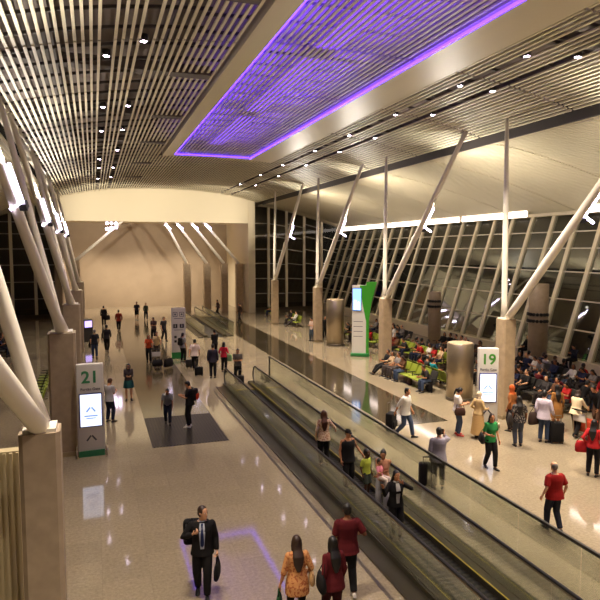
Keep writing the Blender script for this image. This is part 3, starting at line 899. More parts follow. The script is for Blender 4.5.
    if hs in ('short', 'long', 'bun', 'tail', 'bob', 'thin'):
        H = MB()
        if hs == 'thin':
            H.ell(hp(0, -.024, .018), (.078 * hk, .090 * hk, .098 * hk), 18, 12, M=HM)
        else:
            H.ell(hp(0, -.016, .030), (.083 * hk, .100 * hk, .101 * hk), 18, 12, M=HM)
            H.ell(hp(0, -.036, -.012), (.079 * hk, .074 * hk, .088 * hk), 16, 10, M=HM)
        if hs in ('long', 'bob'):
            L = .27 if hs == 'long' else .10
            a0 = hp(0, -.062, -.01); a1 = hp(0, -.085, -.12); a2 = S(.44, 0, -.125); a3 = S(.44 - L, 0, -.140)
            pts = [a0, a1, a2, a2.lerp(a3, .5), a3] if hs == 'long' else [a0, a1, hp(0, -.075, -.17)]
            H.tube(pts, [.076, .092,   .108, .088, .03] if hs == 'long' else [.08, .088, .07], 16, flat=.34, ref=X)
            for s in (-1, 1): H.tube([hp(s * .07, -.01, .03), hp(s * .08, -.02, -.06), hp(s * .082, -.03, -.15)], [.026, .028, .02], 8)
        if hs == 'bun': H.ell(hp(0, -.115, .055), (.042, .042, .042), 12, 8)
        if hs == 'tail': H.tube([hp(0, -.10, .05), hp(0, -.145, .0), hp(0, -.14, -.12), hp(0, -.125, -.22)], [.025, .034, .032, .012], 10)
        part(H, 'hair', hairm, .011, 1)
    if hs == 'scarf':
        H = MB(); H.ell(hp(0, -.018, .016), (.094, .112, .125), 18, 12, M=HM)
        H.tube([hp(0, -.02, -.05), hp(0, -.015, -.13), S(.44, 0, 0)], [.092, .105, .155], 18, flat=.8, ref=X)
        part(H, 'headscarf', cloth(hair[2]), .012, 1)
    if hs == 'cap':
        H = MB(); H.ell(hp(0, -.014, .040), (.084 * hk, .104 * hk, .088 * hk), 18, 12, M=HM)
        H.tube([hp(0, .06, .045), hp(0, .12, .042), hp(0, .16, .034)], [.07, .066, .03], 14, flat=.16, ref=X)
        part(H, 'cap', cloth(hair[2]), .010, 1)
        H = MB(); H.ell(hp(0, -.03, -.014), (.079 * hk, .078 * hk, .07 * hk), 16, 10, M=HM); part(H, 'hair', mat('hair_black', HAIRC['black'], .5), .011, 1)
    # ---- lower clothing
    lc, lk = low[0], low[1]
    lm = low_mat or cloth(lc)
    if lk in ('trousers', 'shorts', 'leggings'):
        L = MB(); torso(L, -.085, .10, .010, None, True)
        tight = lk == 'leggings'
        for i in (0, 1):
            hj, kk, an = hipj[i], kn[i], ank[i]
            L.ell(hj, (.100, .100, .10), 12, 8)
            if lk == 'shorts':
                L.tube([hj, hj.lerp(kk, .5), hj.lerp(kk, 1.0)], [.104, .102, .092], 14)
            else:
                e = kk.lerp(an, .98)
                L.tube([hj, hj.lerp(kk, .5), kk, kk.lerp(an, .3), kk.lerp(an, .7), e], [.102, .092, .072, .070, .058, .050] if tight else [.104, .099, .083, .080, .070, .064], 14)
        part(L, 'trousers' if lk != 'shorts' else 'shorts', lm)
    elif lk in ('skirt', 'dress'):
        L = MB(); hem = low[2]
        z0 = pel.z + .10; rings = []
        for i in range(9):
            u = i / 8; z = z0 + (hem - z0) * u
            a, b, y = ring_at(T, z - pel.z)
            fl_ = .012 + .10 * max(0, u - .25) * (1.0 if hem < .4 else .5)
            rings.append([Vector(((a + fl_) * math.cos(2 * PI * j / 24) * (1 + .03 * u * math.cos(6 * 2 * PI * j / 24)), y + (b + fl_ * 1.25) * math.sin(2 * PI * j / 24) * (1 + .03 * u * math.cos(6 * 2 * PI * j / 24)), z)) for j in range(24)])
        L.loft(rings); part(L, 'skirt', lm, .016, 1)
    # ---- upper clothing
    tc, tk, hem = top[:3]
    tm = top_mat or cloth(tc)
    U = MB(); torso(U, hem, .50 if tk != 'tank' else .455, .020 + loose, .022 + loose)
    if tk != 'tank':
        for i in (0, 1):
            a, e, w = sh[i], el[i], wr[i]; q = (.70 if fem else .78)
            U.ell(a, (.066, .064, .064), 12, 8)
            r0 = (.066 if not fem else .059) + loose * .5
            if tk == 'long':
                U.tube([a, a.lerp(e, .5), e, e.lerp(w, .5), e.lerp(w, .96)], [r0, r0 * .92, r0 * .82, r0 * .74, r0 * .62], 14)
            elif tk == 'half': U.tube([a, a.lerp(e, .5), e, e.lerp(w, .3)], [r0, r0 * .95, r0 * .88, r0 * .82], 14)
            else: U.tube([a, a.lerp(e, .45), a.lerp(e, .82)], [r0, r0 * .98, r0 * .95], 14)
    else:
        for s in (-1, 1): U.tube([S(.43, s * .10, .085), S(.475, s * .105, .03), S(.478, s * .105, -.03), S(.43, s * .10, -.09)], .022, 8)
    shirt = part(U, jacket[0] if jacket else {'long': 'shirt', 'half': 'shirt', 'short': 't_shirt', 'tank': 'vest_top'}[tk], tm)
    if tk == 'long' or jacket:      # collar
        C = MB(); C.tube([S(.485, 0, -.008), S(.525, 0, -.004)], [.078, .064], 16, flat=.95, ref=X); part(C, 'collar', cloth(jacket[1]) if jacket else tm, None)
    if jacket:                       # shirt front and tie in the open jacket
        J = MB(); rings = []
        for s, w in ((.49, .040), (.42, .052), (.33, .056), (.22, .050), (.10, .040), (.02, .034)):
            a, b, y = ring_at(T, s); row = []
            for j in range(7):
                x = w * (j / 3 - 1); yy = y + (b + .026 + loose) * math.sqrt(max(.05, 1 - (x / (a + .02 + loose)) ** 2))
                row.append((S(s, x, yy), S(s, x, yy - .012)))
            rings.append([p[0] for p in row] + [p[1] for p in reversed(row)])
        J.loft(rings, smooth=False); part(J, 'shirt_front', cloth(jacket[1]), None)
        if len(jacket) > 2:
            J = MB(); rings = []
            for s, w in ((.487, .016), (.465, .020), (.455, .014), (.30, .026), (.14, .034), (.09, .030), (.06, .006)):
                a, b, y = ring_at(T, s); yy = y + b + .034 + loose
                rings.append([S(s, -w, yy - .008), S(s, w, yy - .008), S(s, w, yy), S(s, 0, yy + .005), S(s, -w, yy)])
            J.loft(rings, smooth=False); part(J, 'tie', cloth(jacket[2]), None)
    if over:                         # open waistcoat / second colour panel on the back
        pass
    for i in (0, 1):
        s = shoe_geo(ank[i], feet[i][4], feet[i][3]); part(s, 'shoe', mat('shoe_%d_%d_%d' % shoe, shoe, .5), None)
    g = Fig(); g.o = body; g.k = k; g.M = Matrix.Translation(Vector(loc)) @ Matrix.Rotation(rz, 4, 'Z'); g.rz = rz
    g.wr = wr; g.el = el; g.sh = sh; g.S = S; g.HC = HC
    g.at = lambda v: g.M @ (Vector(v) * k)
    return g

def bake():
    dg = None
    for o, v, it, ex in JOBS:
        m = o.modifiers.new('fuse', 'REMESH'); m.mode = 'VOXEL'; m.voxel_size = v; m.use_smooth_shade = True
        if it:
            q = o.modifiers.new('soften', 'SMOOTH'); q.iterations = it; q.factor = .5
    bpy.context.view_layer.update()
    dg = bpy.context.evaluated_depsgraph_get()
    new = []
    for o, v, it, ex in JOBS:
        me = bpy.data.meshes.new_from_object(o.evaluated_get(dg), preserve_all_data_layers=False, depsgraph=dg)
        new.append(me)
    for (o, v, it, ex), me in zip(JOBS, new):
        o.modifiers.clear()
        mats = list(o.data.materials)
        if ex:
            n0 = len(me.vertices)
            vs = [x.co[:] for x in me.vertices] + ex.v
            fs = [tuple(p.vertices) for p in me.polygons] + [tuple(n0 + i for i in q) for q in ex.f]
            mi = [0] * len(me.polygons) + ex.mi
            m2 = bpy.data.meshes.new(o.name); m2.from_pydata(vs, [], fs)
            bpy.data.meshes.remove(me); me = m2
            me.polygons.foreach_set('material_index', mi)
        me.polygons.foreach_set('use_smooth', [True] * len(me.polygons))
        me.materials.clear()
        for x in mats: me.materials.append(x)
        if ex: me.polygons.foreach_set('material_index', mi)
        me.update(); o.data = me
    JOBS.clear()

# ------------------------------------------------------------------ luggage
def suitcase(p, rz, label, rgb=(30, 30, 32), h=.62, w=.42, d=.25, handle=.38, tilt=0, grp='wheeled cases and bags'):
    t = thing('suitcase', label, 'suitcase', p, rz, grp)
    t.rotation_euler = (tilt, 0, rz)
    MB().rbox(-w / 2, w / 2, -d / 2, d / 2, .06, .06 + h, .05).build('shell', cloth(rgb), t)
    MB().rbox(-w * .38, w * .38, d / 2, d / 2 + .04, .14, h * .6, .018).build('pocket', cloth(rgb), t)
    mb = MB()
    for s in (-1, 1): mb.bar((s * .1, -d / 2 + .03, h), (s * .1, -d / 2 + .03, h + handle), .016, .016)
    mb.bar((-.11, -d / 2 + .03, h + handle), (.11, -d / 2 + .03, h + handle), .03, .025)
    mb.build('pull_handle', M_DSTEEL, t)
    for s in (-1, 1): MB().tube([(s * (w / 2 - .07), -d / 2 + .05, .035), (s * (w / 2 - .03), -d / 2 + .05, .035)], .035, 12).build('wheel', M_BLACK, t)
    for s in (-1, 1): MB().box(s * (w / 2 - .07) - .02, s * (w / 2 - .07) + .02, d / 2 - .08, d / 2 - .04, 0, .07).build('foot', M_BLACK, t)
    return t

def backpack(fig, label, rgb, panel=None, y=-.20, s=.30, x=0, size=1.0):
    c = fig.at(fig.S(s, x, y))
    t = thing('backpack', label, 'backpack', c, fig.rz, 'bags carried by travellers')
    a = size
    MB().rbox(-.15 * a, .15 * a, -.09 * a, .075 * a, -.24 * a, .20 * a, .07, seg=4).build('sack', cloth(rgb), t)
    MB().rbox(-.11 * a, .11 * a, -.135 * a, -.07 * a, -.20 * a, .02 * a, .03).build('pocket', cloth(panel or rgb), t)
    MB().tube([(-.03, .05, .2 * a), (0, .05, .24 * a), (.03, .05, .2 * a)], .008, 6).build('grab_loop', M_BLACK, t)
    for q in (-1, 1):
        MB().tube([(q * .10, .075, -.16), (q * .14, .14, -.1), (q * .125, .345, .02), (q * .115, .335, .10), (q * .105, .24, .185), (q * .1, .10, .175)], .016, 8, flat=.5).build('shoulder_strap', cloth(rgb), t)
    return t

def handbag(p, rz, label, rgb, w=.34, h=.26, d=.12, strap_to=None, grip=None, name='shoulder_bag', cat='bag'):
    """soft bag centred at p; the strap runs to a world point, or short grips stand up on it"""
    t = thing(name, label, cat, p, rz, 'bags carried by travellers')
    rings = []
    for z, a, b in ((-h / 2, .86, .7), (-h / 2 + .03, 1, 1), (0, 1.02, 1), (h / 2 - .05, .9, .7), (h / 2, .8, .35)):
        rings.append([Vector((a * w / 2 * math.copysign(abs(math.cos(q)) ** .6, math.cos(q)), b * d / 2 * math.copysign(abs(math.sin(q)) ** .8, math.sin(q)), z)) for q in [2 * PI * j / 20 for j in range(20)]])
    MB().loft(rings).build('pouch', cloth(rgb), t)
    if strap_to is not None:
        L = Matrix.Rotation(-rz, 3, 'Z') @ (Vector(strap_to) - Vector(p))
        MB().tube([(-w * .40, 0, h / 2 - .02), Vector((-w * .2, 0, h / 2)).lerp(L, .6), L, Vector((w * .2, 0, h / 2)).lerp(L, .6), (w * .40, 0, h / 2 - .02)], .012, 6, flat=.5).build('strap', cloth(rgb), t)
    else:
        q = grip or .12
        MB().tube([(-w * .2, 0, h / 2 - .02), (-w * .17, 0, h / 2 + q * .8), (0, 0, h / 2 + q), (w * .17, 0, h / 2 + q * .8), (w * .2, 0, h / 2 - .02)], .012, 8).build('grip', cloth(rgb), t)
    return t

def cart(p, rz, label, basket=None):
    """airport luggage trolley, handle at local -y"""
    t = thing('luggage_trolley', label, 'trolley', p, rz, 'luggage trolleys')
    mb = MB()
    mb.bar((-.24, -.38, .16), (-.10, .55, .14), .03, .03); mb.bar((.24, -.38, .16), (.10, .55, .14), .03, .03)
    mb.bar((-.24, -.38, .16), (-.24, -.46, 1.0), .03, .03); mb.bar((.24, -.38, .16), (.24, -.46, 1.0), .03, .03)
    mb.bar((-.22, -.2, .17), (.22, -.2, .17), .06, .02); mb.bar((-.18, .1, .17), (.18, .1, .17), .06, .02); mb.bar((-.14, .4, .16), (.14, .4, .16), .06, .02)
    mb.bar((-.24, -.42, .6), (.24, -.42, .6), .02, .02)
    mb.build('frame', M_STEEL, t)
    MB().bar((-.28, -.47, 1.0), (.28, -.47, 1.0), .045, .045).build('handle', M_BLACK, t)
    MB().box(-.24, .24, -.45, -.43, .62, .86).build('advert_panel', mat('panel_white', (206, 200, 190), .5), t)
    for q in ((-.24, -.36), (.24, -.36), (0, .5)):
        MB().tube([(q[0] - .02, q[1], .07), (q[0] + .02, q[1], .07)], .07, 14).build('wheel', M_BLACK, t)
    return t
# ------------------------------------------------------------------ who stands where
def yX(px, X):
    d = ray(px, 400); return d.y / d.x * X
def at3(px, py, z=0):
    p = fl(px, py); return (p.x, p.y, z)
W = (208, 204, 194); BK = (26, 24, 24); NAVY = (30, 34, 52); JEANS = (62, 74, 96); GREY = (112, 108, 104); MAR = (84, 22, 26); RED = (168, 26, 22)
GR1 = 'people walking and standing on the concourse'

# man in the suit
P = person('man in black suit and blue tie walking toward the camera with a briefcase', at3(203, 595), R(170), 1.73,
   ('back_rest', dict(feet=[(-.08, .15, 0, -6, 3), (.09, -.14, .03, 18, -5)], hands=[(-.27, .04, .885), (.16, .19, 1.30)], head=(48, 2), curl=48)),
   False, (BK, 'long', -.13), low=(BK, 'trousers'), hair=('short', 'brown'), skin='light', shoe=(16, 15, 15), loose=.012, jacket=('jacket', (172, 176, 186), (34, 44, 84)), vox=.012)
handbag(P.at(P.wr[0] + Vector((-.0, .02, -.36))), P.rz + R(80), 'black briefcase in the left hand of the man in the suit', (22, 20, 20), .40, .30, .10, name='briefcase', cat='briefcase')
t = backpack(P, 'black rucksack slung behind the right shoulder of the man in the suit', (18, 17, 18), None, -.22, .22, .19, 1.1)
# trio from behind
P = person('woman in orange print blouse with long brown hair seen from behind', at3(297, 628), R(-4), 1.63, ('stroll', dict(hands=[(-.30, .02, .88), (.24, .14, .98)])), True,
   ((190, 130, 84), 'half', -.26), pattern('orange_print', (196, 138, 86), (160, 92, 56), 22), low=(BK, 'leggings'), hair=('long', 'brown'), skin='tan', loose=.012, vox=.012)
handbag(P.at(P.wr[0] + Vector((-.03, .02, -.36))), P.rz + R(70), 'dark green bag in the left hand of the woman in orange', (28, 62, 34), .34, .28, .10, name='carrier_bag')
handbag(P.at((.26, -.06, .98)), P.rz + R(80), 'beige handbag on the right hip of the woman in orange', (176, 140, 96), .30, .22, .10, strap_to=P.at((.15, -.01, 1.45)))
P = person('woman in maroon long sleeved top with black hair between the orange woman and tall man', at3(333, 628), R(4), 1.61, 'stroll', True, (MAR, 'long', -.16), low=((60, 18, 24), 'trousers'), hair=('long', 'black'), skin='brown', loose=.01, vox=.012)
handbag(P.at((-.27, -.06, .98)), P.rz + R(80), 'black shoulder bag of the woman in maroon', BK, .36, .28, .13, strap_to=P.at((-.15, -.01, 1.45)))
person('tall man in maroon t-shirt and black trousers walking away at the bottom', at3(347, 594), R(-8), 1.75, ('stroll', dict(hands=[(-.18, .22, 1.02), (.30, .16, 1.08)])), False, (MAR, 'short', -.12), low=(BK, 'trousers'), hair=('short', 'black'), skin='brown', shoe=(196, 188, 178), loose=.02, vox=.012)
# left aisle
P = person('man in pale shirt and dark trousers standing just right of the gate 21 sign', at3(110, 422), R(-40), 1.68, 'phone', False, ((172, 170, 172), 'short', -.12), low=(NAVY, 'trousers'), hair=('short', 'auburn'))
person('woman in dark top and teal skirt facing the camera in the left aisle', at3(129, 400), R(178), 1.62, 'phone', True, ((64, 56, 56), 'long', -.02), low=((36, 84, 86), 'skirt', .58), hair=('long', 'black'), skin='light')
person('boy in grey t-shirt and jeans leaning forward on the brown granite strip', at3(168, 424), R(172), 1.46, 'bend', False, ((122, 122, 124), 'short', -.06), low=(NAVY, 'trousers'), hair=('short', 'black'), skin='brown')
P = person('man in black with white shoes standing on the metal grille', at3(190, 427), R(62), 1.72, 'phone', False, (BK, 'short', -.12), low=(BK, 'trousers'), hair=('short', 'black'), shoe=(216, 212, 204), loose=.012)
backpack(P, 'black rucksack with orange red panel on the man by the grille', (34, 26, 26), (176, 52, 26))
P = person('grey haired man in dark t-shirt and blue jeans walking away past column', at3(95, 358), R(8), 1.72, 'stroll', False, ((40, 40, 42), 'short', -.10), low=(JEANS, 'trousers'), hair=('short', 'grey'), skin='light')
handbag(P.at((-.28, .02, .82)), P.rz + R(80), 'black bag at the left side of the grey haired man', BK, .34, .34, .14, strap_to=P.at((-.17, 0, 1.44)))
person('man in dark suit of clothes walking away, right of the grey haired man', at3(107, 352), R(-6), 1.74, 'walk', False, ((44, 40, 40), 'long', -.10), low=(BK, 'trousers'), hair=('short', 'black'))
P = person('walker in black with a round dark bag, far down the left aisle', at3(104, 326), R(4), 1.72, 'stroll', False, (BK, 'long', -.10), low=(BK, 'trousers'), hair=('short', 'black'))
handbag(P.at((.32, 0, .72)), P.rz + R(30), 'round dark bag carried by the walker far down the aisle', BK, .42, .4, .2)
person('person in red brown top and dark trousers, farthest down the bright left aisle', at3(119, 331), R(2), 1.70, 'walk2', False, ((110, 34, 24), 'long', -.12), low=(BK, 'trousers'), hair=('short', 'black'))
person('far walker with bare legs and dark shorts near the middle of the hall', at3(137, 320), R(175), 1.7, 'stroll', False, ((54, 48, 60), 'short', -.08), low=(BK, 'shorts'), hair=('short', 'black'))
person('far walker in greyish green right of the one in shorts', at3(146, 320), R(185), 1.6, 'walk', True, ((72, 80, 66), 'long', -.1), low=(BK, 'trousers'), hair=('tail', 'black'))
# trolley party
person('woman in orange red shirt and black trousers walking behind a luggage trolley', at3(149, 362), R(176), 1.62, 'cart', True, ((178, 66, 34), 'short', -.06), low=(BK, 'trousers'), hair=('long', 'black'))
p = at3(157, 369)
cart((p[0], p[1], 0), R(178), 'luggage trolley with a pale panel pushed toward the camera')
person('man in cream shirt pushing the luggage trolley', at3(157, 359), R(178), 1.66, 'cart', False, ((206, 178, 124), 'short', -.08), low=((60, 50, 44), 'trousers'), hair=('short', 'black'))
handbag((p[0] + .02, p[1] - .12, .36), 0, 'dark holdall lying on the luggage trolley', BK, .56, .34, .32, name='holdall')
handbag((p[0] + .62, p[1] + .1, .30), R(40), 'black duffel carried low to the right of the luggage trolley', (32, 28, 26), .6, .44, .3, name='holdall')
person('man in dark striped shirt beyond the trolley, left of a pair', at3(154, 341), R(150), 1.72, 'phone', False, ((76, 56, 56), 'short', -.1), low=(BK, 'trousers'), hair=('short', 'black'))
person('man in black with grey vest beyond the trolley, right of a pair', at3(164, 341), R(210), 1.74, 'stroll', False, ((58, 54, 56), 'short', -.1), low=(BK, 'trousers'), hair=('short', 'black'), skin='light')
# queue at the walkway
GR2 = GR1
P = person('man in pale t-shirt with black rucksack in front of the pictogram totem', at3(183, 362), R(-50), 1.70, 'stand', False, ((150, 146, 142), 'short', -.1), low=(BK, 'trousers'), hair=('short', 'black'))
backpack(P, 'black rucksack worn in front of the pictogram totem', BK)
P = person('man in white t-shirt and black trousers with a wheeled bag, in the queue', at3(195, 371), R(-14), 1.72, 'pull', False, ((216, 196, 184), 'short', -.12), low=(BK, 'trousers'), hair=('short', 'black'), loose=.015)
p = at3(199, 376); suitcase((p[0], p[1], 0), R(-10), 'black wheeled bag behind the man in white t-shirt', BK, .42, .42, .24, .5)
p = at3(189, 368); suitcase((p[0], p[1], 0), R(10), 'small black case left of the man in white t-shirt', (36, 34, 34), .40, .34, .22, .0)
person('man in dark navy shirt standing at the walkway entrance', at3(213, 378), R(-10), 1.74, 'stand', False, ((44, 40, 52), 'long', -.14), low=((30, 28, 34), 'trousers'), hair=('short', 'black'), loose=.012)
P = person('woman in crimson top standing right of the man in navy', at3(224, 372), R(-30), 1.60, 'bag', True, ((170, 30, 48), 'long', -.08), low=(BK, 'trousers'), hair=('bob', 'black'))
handbag(P.at((.24, .22, .80)), P.rz, 'pale green carrier bag held by the woman in crimson', (132, 164, 116), .34, .36, .12, name='carrier_bag', grip=.1)
person('person in black standing ahead of the navy shirted man', at3(215, 357), R(6), 1.66, 'phone', False, (BK, 'long', -.1), low=(BK, 'trousers'), hair=('short', 'black'))
person('man in olive grey shirt with folded arms just inside the walkway', (6.42, yX(238, 6.42), .035), R(168), 1.70, 'phone', False, ((88, 82, 74), 'short', -.1), low=(BK, 'trousers'), hair=('short', 'black'))
suitcase((6.42, yX(238, 6.42) - .5, .035), R(160), 'dark cabin case on the walkway in front of the olive shirted man', (44, 40, 38), .40, .36, .22, .3)
person('far walker in dark clothes crossing beyond the farther walkway, left one', at3(218, 317), R(90), 1.7, 'walk', False, ((60, 40, 40), 'long', -.1), low=(BK, 'trousers'), hair=('short', 'black'))
person('far walker in brown clothes on the dark granite, right one', at3(240, 322), R(100), 1.72, 'stroll', False, ((62, 44, 36), 'long', -.1), low=(BK, 'trousers'), hair=('short', 'black'))
# riders
person('woman in flowered blouse and black trousers riding the walkway, farthest rider', (6.3, yX(324, 6.3), .03), R(-12), 1.68, ('stand', dict(hands=[(-.24, .04, .9), (.40, .22, 1.05)])), True, ((206, 176, 146), 'half', -.14), pattern('flower_print', (214, 190, 160), (150, 84, 60), 34), low=(BK, 'trousers'), hair=('long', 'auburn'), skin='light')
person('rider in black tank top and black cap holding the walkway handrail', (6.28, yX(348, 6.28), .03), R(190), 1.64, ('stand', dict(hands=[(.0 - .42, .10, .98), (.24, .03, .88)])), False, (BK, 'tank', -.16), low=(BK, 'trousers'), hair=('cap', 'black', (20, 18, 18)), skin='tan', loose=.02, stout=1.08)
person('child in lime yellow shirt riding the walkway beside the tank top rider', (6.55, yX(367, 6.55), .03), R(200), 1.20, 'stand', False, ((170, 180, 66), 'short', -.08), low=((54, 60, 54), 'shorts'), hair=('short', 'black'), skin='dark', child=True)
P = person('woman in tan top with black hair carrying a baby on the walkway', (6.5, yX(384, 6.5), .03), R(140), 1.60, 'cradle', True, ((176, 126, 96), 'short', -.06), low=((150, 146, 150), 'trousers'), hair=('bun', 'black'), skin='tan')
person('baby in pink carried in the arms of the woman on the walkway', P.at((.0, .24, .78)), P.rz + R(70), .86, ('sit', dict(head=(0, 10), hands=[(-.16, .24, .86), (.16, .24, .86)])), True, ((214, 132, 146), 'short', -.06), low=((206, 190, 180), 'trousers'), hair=('short', 'black'), skin='tan', child=True, vox=.011)
person('woman in black jacket over white shirt with both arms raised on the walkway', (6.12, yX(397, 6.12), .03), R(178), 1.60, 'arms_up', True, (BK, 'long', -.10), low=(BK, 'trousers'), hair=('long', 'black'), skin='tan', jacket=('jacket', (180, 176, 172)), loose=.01)
# right floor
person('man in white t-shirt and jeans standing with folded arms left of the tall drum', at3(312, 341), R(120), 1.70, 'phone', False, ((214, 190, 174), 'short', -.1), low=((72, 84, 92), 'trousers'), hair=('short', 'black'), skin='light')
person('dark clothed man standing close to the tall steel drum', at3(325, 339), R(150), 1.66, 'stand', False, (BK, 'long', -.1), low=(BK, 'trousers'), hair=('short', 'black'))
P = person('man in white shirt and jeans pulling a black wheeled bag toward the camera', at3(405, 437), R(-150), 1.75, ('walk', dict(hands=[(-.28, .10, .90), (.30, -.26, .84)], head=(10, 4))), False, (W, 'half', -.14), low=(JEANS, 'trousers'), hair=('short', 'black'), skin='tan', loose=.018)
p = at3(391, 430); suitcase((p[0], p[1], 0), R(-140), 'black wheeled bag pulled by the man in white shirt', (30, 28, 28), .58, .44, .28, .40)
P = person('man in lavender grey shirt holding a phone to his ear, seen from behind', at3(438, 489), R(-24), 1.70, 'ear', False, ((140, 134, 144), 'long', -.16), low=((44, 40, 46), 'trousers'), hair=('short', 'black'), loose=.022)
t = MB().rbox(-.035, .035, -.006, .006, -.07, .07, .005).build('mobile_phone', M_BLACK); t.location = P.at(P.wr[1] + Vector((-.04, -.01, .10))); tag(t, 'dark mobile phone at the ear of the man in lavender grey', 'phone')
p = at3(426, 487); suitcase((p[0], p[1], 0), R(-24), 'upright dark suitcase left of the man with the phone', (36, 32, 34), .62, .40, .24, .25)
P = person('woman in white t-shirt, jeans and red shoes looking down at her hands', at3(457, 435), R(-115), 1.70, 'phone', True, ((224, 216, 206), 'short', -.08), low=(JEANS, 'trousers'), hair=('tail', 'black'), skin='light', shoe=(190, 40, 36), loose=.015)
handbag(P.at((.24, .05, .92)), P.rz + R(90), 'brown shoulder bag at the hip of the woman in red shoes', (64, 42, 34), .36, .26, .13, strap_to=P.at((-.10, .06, 1.47)))
P = person('woman in cream headscarf and long tan dress facing the gate 19 sign', at3(478, 438), R(-75), 1.62, 'bag', True, ((196, 166, 116), 'long', -.06), low=((190, 154, 100), 'dress', .16), hair=('scarf', 'black', (222, 204, 170)), skin='light', loose=.012)
P = person('woman in green top and black trousers walking toward the camera', at3(490, 468), R(176), 1.66, ('stroll', dict(hands=[(-.25, .06, .90), (.16, .22, 1.12)], head=(-14, 6))), True, ((42, 122, 62), 'short', -.10), low=(BK, 'trousers'), hair=('long', 'brown'), skin='tan')
handbag(P.at((.30, -.02, .98)), P.rz + R(70), 'black handbag on the right arm of the woman in green', BK, .40, .28, .14, strap_to=P.at((.15, 0, 1.44)))
P = person('woman in dark top and patterned loose trousers seen from behind', at3(518, 446), R(-20), 1.68, 'stand', True, ((44, 40, 40), 'short', -.10), pattern('dark_print', (44, 40, 40), (120, 112, 102), 26), low=((70, 74, 86), 'trousers'), hair=('long', 'black'), skin='brown', loose=.03)
handbag(P.at((-.30, -.02, .95)), P.rz + R(80), 'large grey shoulder bag left of the woman in patterned clothes', (58, 52, 48), .42, .36, .16, strap_to=P.at((-.15, 0, 1.44)))
person('woman with orange headscarf and orange brown top beside the stone column', at3(511, 431), R(20), 1.66, 'stand', True, ((166, 104, 56), 'long', -.1), low=((50, 42, 40), 'trousers'), hair=('scarf', 'black', (188, 88, 40)), skin='tan')
P = person('man in lavender shirt and jeans beside a black suitcase', at3(543, 442), R(-60), 1.76, ('stand', dict(hands=[(-.24, .03, .89), (.26, .16, .94)])), False, ((196, 184, 196), 'long', -.16), low=(JEANS, 'trousers'), hair=('short', 'black'), skin='light', loose=.02)
handbag(P.at((-.30, -.10, .78)), P.rz + R(60), 'dark brown bag hanging left of the man in lavender shirt', (60, 46, 40), .40, .42, .16, strap_to=P.at((-.17, 0, 1.44)))
p = at3(556, 443); suitcase((p[0], p[1], 0), R(-20), 'black upright suitcase right of the man in lavender shirt', (24, 22, 22), .66, .44, .26, .3)
person('person in long mustard coat standing behind the black suitcase', at3(556, 430), R(-20), 1.64, 'stand', True, ((150, 104, 54), 'long', -.3), low=((140, 96, 50), 'dress', .5), hair=('long', 'black'))
P = person('woman in cream jacket and black trousers at a luggage trolley', at3(575, 437), R(-72), 1.66, ('cart', dict(head=(0, 20))), True, ((226, 206, 168), 'long', -.10), low=(BK, 'trousers'), hair=('bob', 'brown'), skin='light', loose=.02)
p = at3(587, 437)
cart((p[0], p[1], 0), R(-80), 'luggage trolley carrying a red box beside the woman in cream')
t = MB().rbox(-.22, .22, -.20, .20, 0, .40, .02).build('carton', cloth((176, 66, 40))); t.location = (p[0] + .05, p[1], .185); t.rotation_euler = (0, 0, R(-80)); tag(t, 'red and orange box riding on the luggage trolley', 'box')
person('man in black leaning over the luggage trolley', at3(597, 429), R(100), 1.70, 'bend', False, (BK, 'long', -.1), low=((90, 64, 48), 'trousers'), hair=('short', 'black'), skin='tan')
person('person in red pullover behind the luggage trolley at the right edge', at3(604, 420), R(120), 1.76, 'bag', False, ((138, 24, 26), 'long', -.1), low=((60, 44, 40), 'trousers'), hair=('long', 'black'), skin='tan')
P = person('woman in scarlet top and black trousers at the right edge with a red bag', at3(592, 476), R(-60), 1.64, 'hips', True, ((176, 36, 38), 'long', -.06), low=(BK, 'trousers'), hair=('long', 'black'), skin='tan')
handbag(P.at((-.32, -.02, .86)), P.rz + R(30), 'round red bag of the woman in scarlet', (160, 28, 32), .36, .32, .16, strap_to=P.at((-.16, 0, 1.42)))
person('grey haired man in red t-shirt walking away alone in the right foreground', at3(553, 531), R(-6), 1.62, ('stroll', dict(hands=[(-.32, .02, .92), (.30, .04, .92)])), False, ((134, 20, 18), 'short', -.10), low=((34, 36, 46), 'trousers'), hair=('thin', 'grey'), skin='light', loose=.022, stout=1.08, vox=.012)

p = at3(540, 402); suitcase((p[0], p[1], 0), R(60), 'charcoal case on the floor in front of the dark seats', (44, 42, 42), .52, .40, .24, .0)
p = at3(567, 394); handbag((p[0], p[1], .17), R(30), 'white carrier bag on the floor before the dark seats', (206, 200, 190), .34, .34, .16, name='carrier_bag')
p = at3(409, 384); handbag((p[0], p[1], .17), R(80), 'brown holdall at the feet of the front lime bench', (70, 52, 40), .5, .34, .24, name='holdall')
p = at3(429, 392); suitcase((p[0], p[1], 0), R(80), 'small black case beside the near end of the front lime bench', BK, .44, .36, .22, .0)
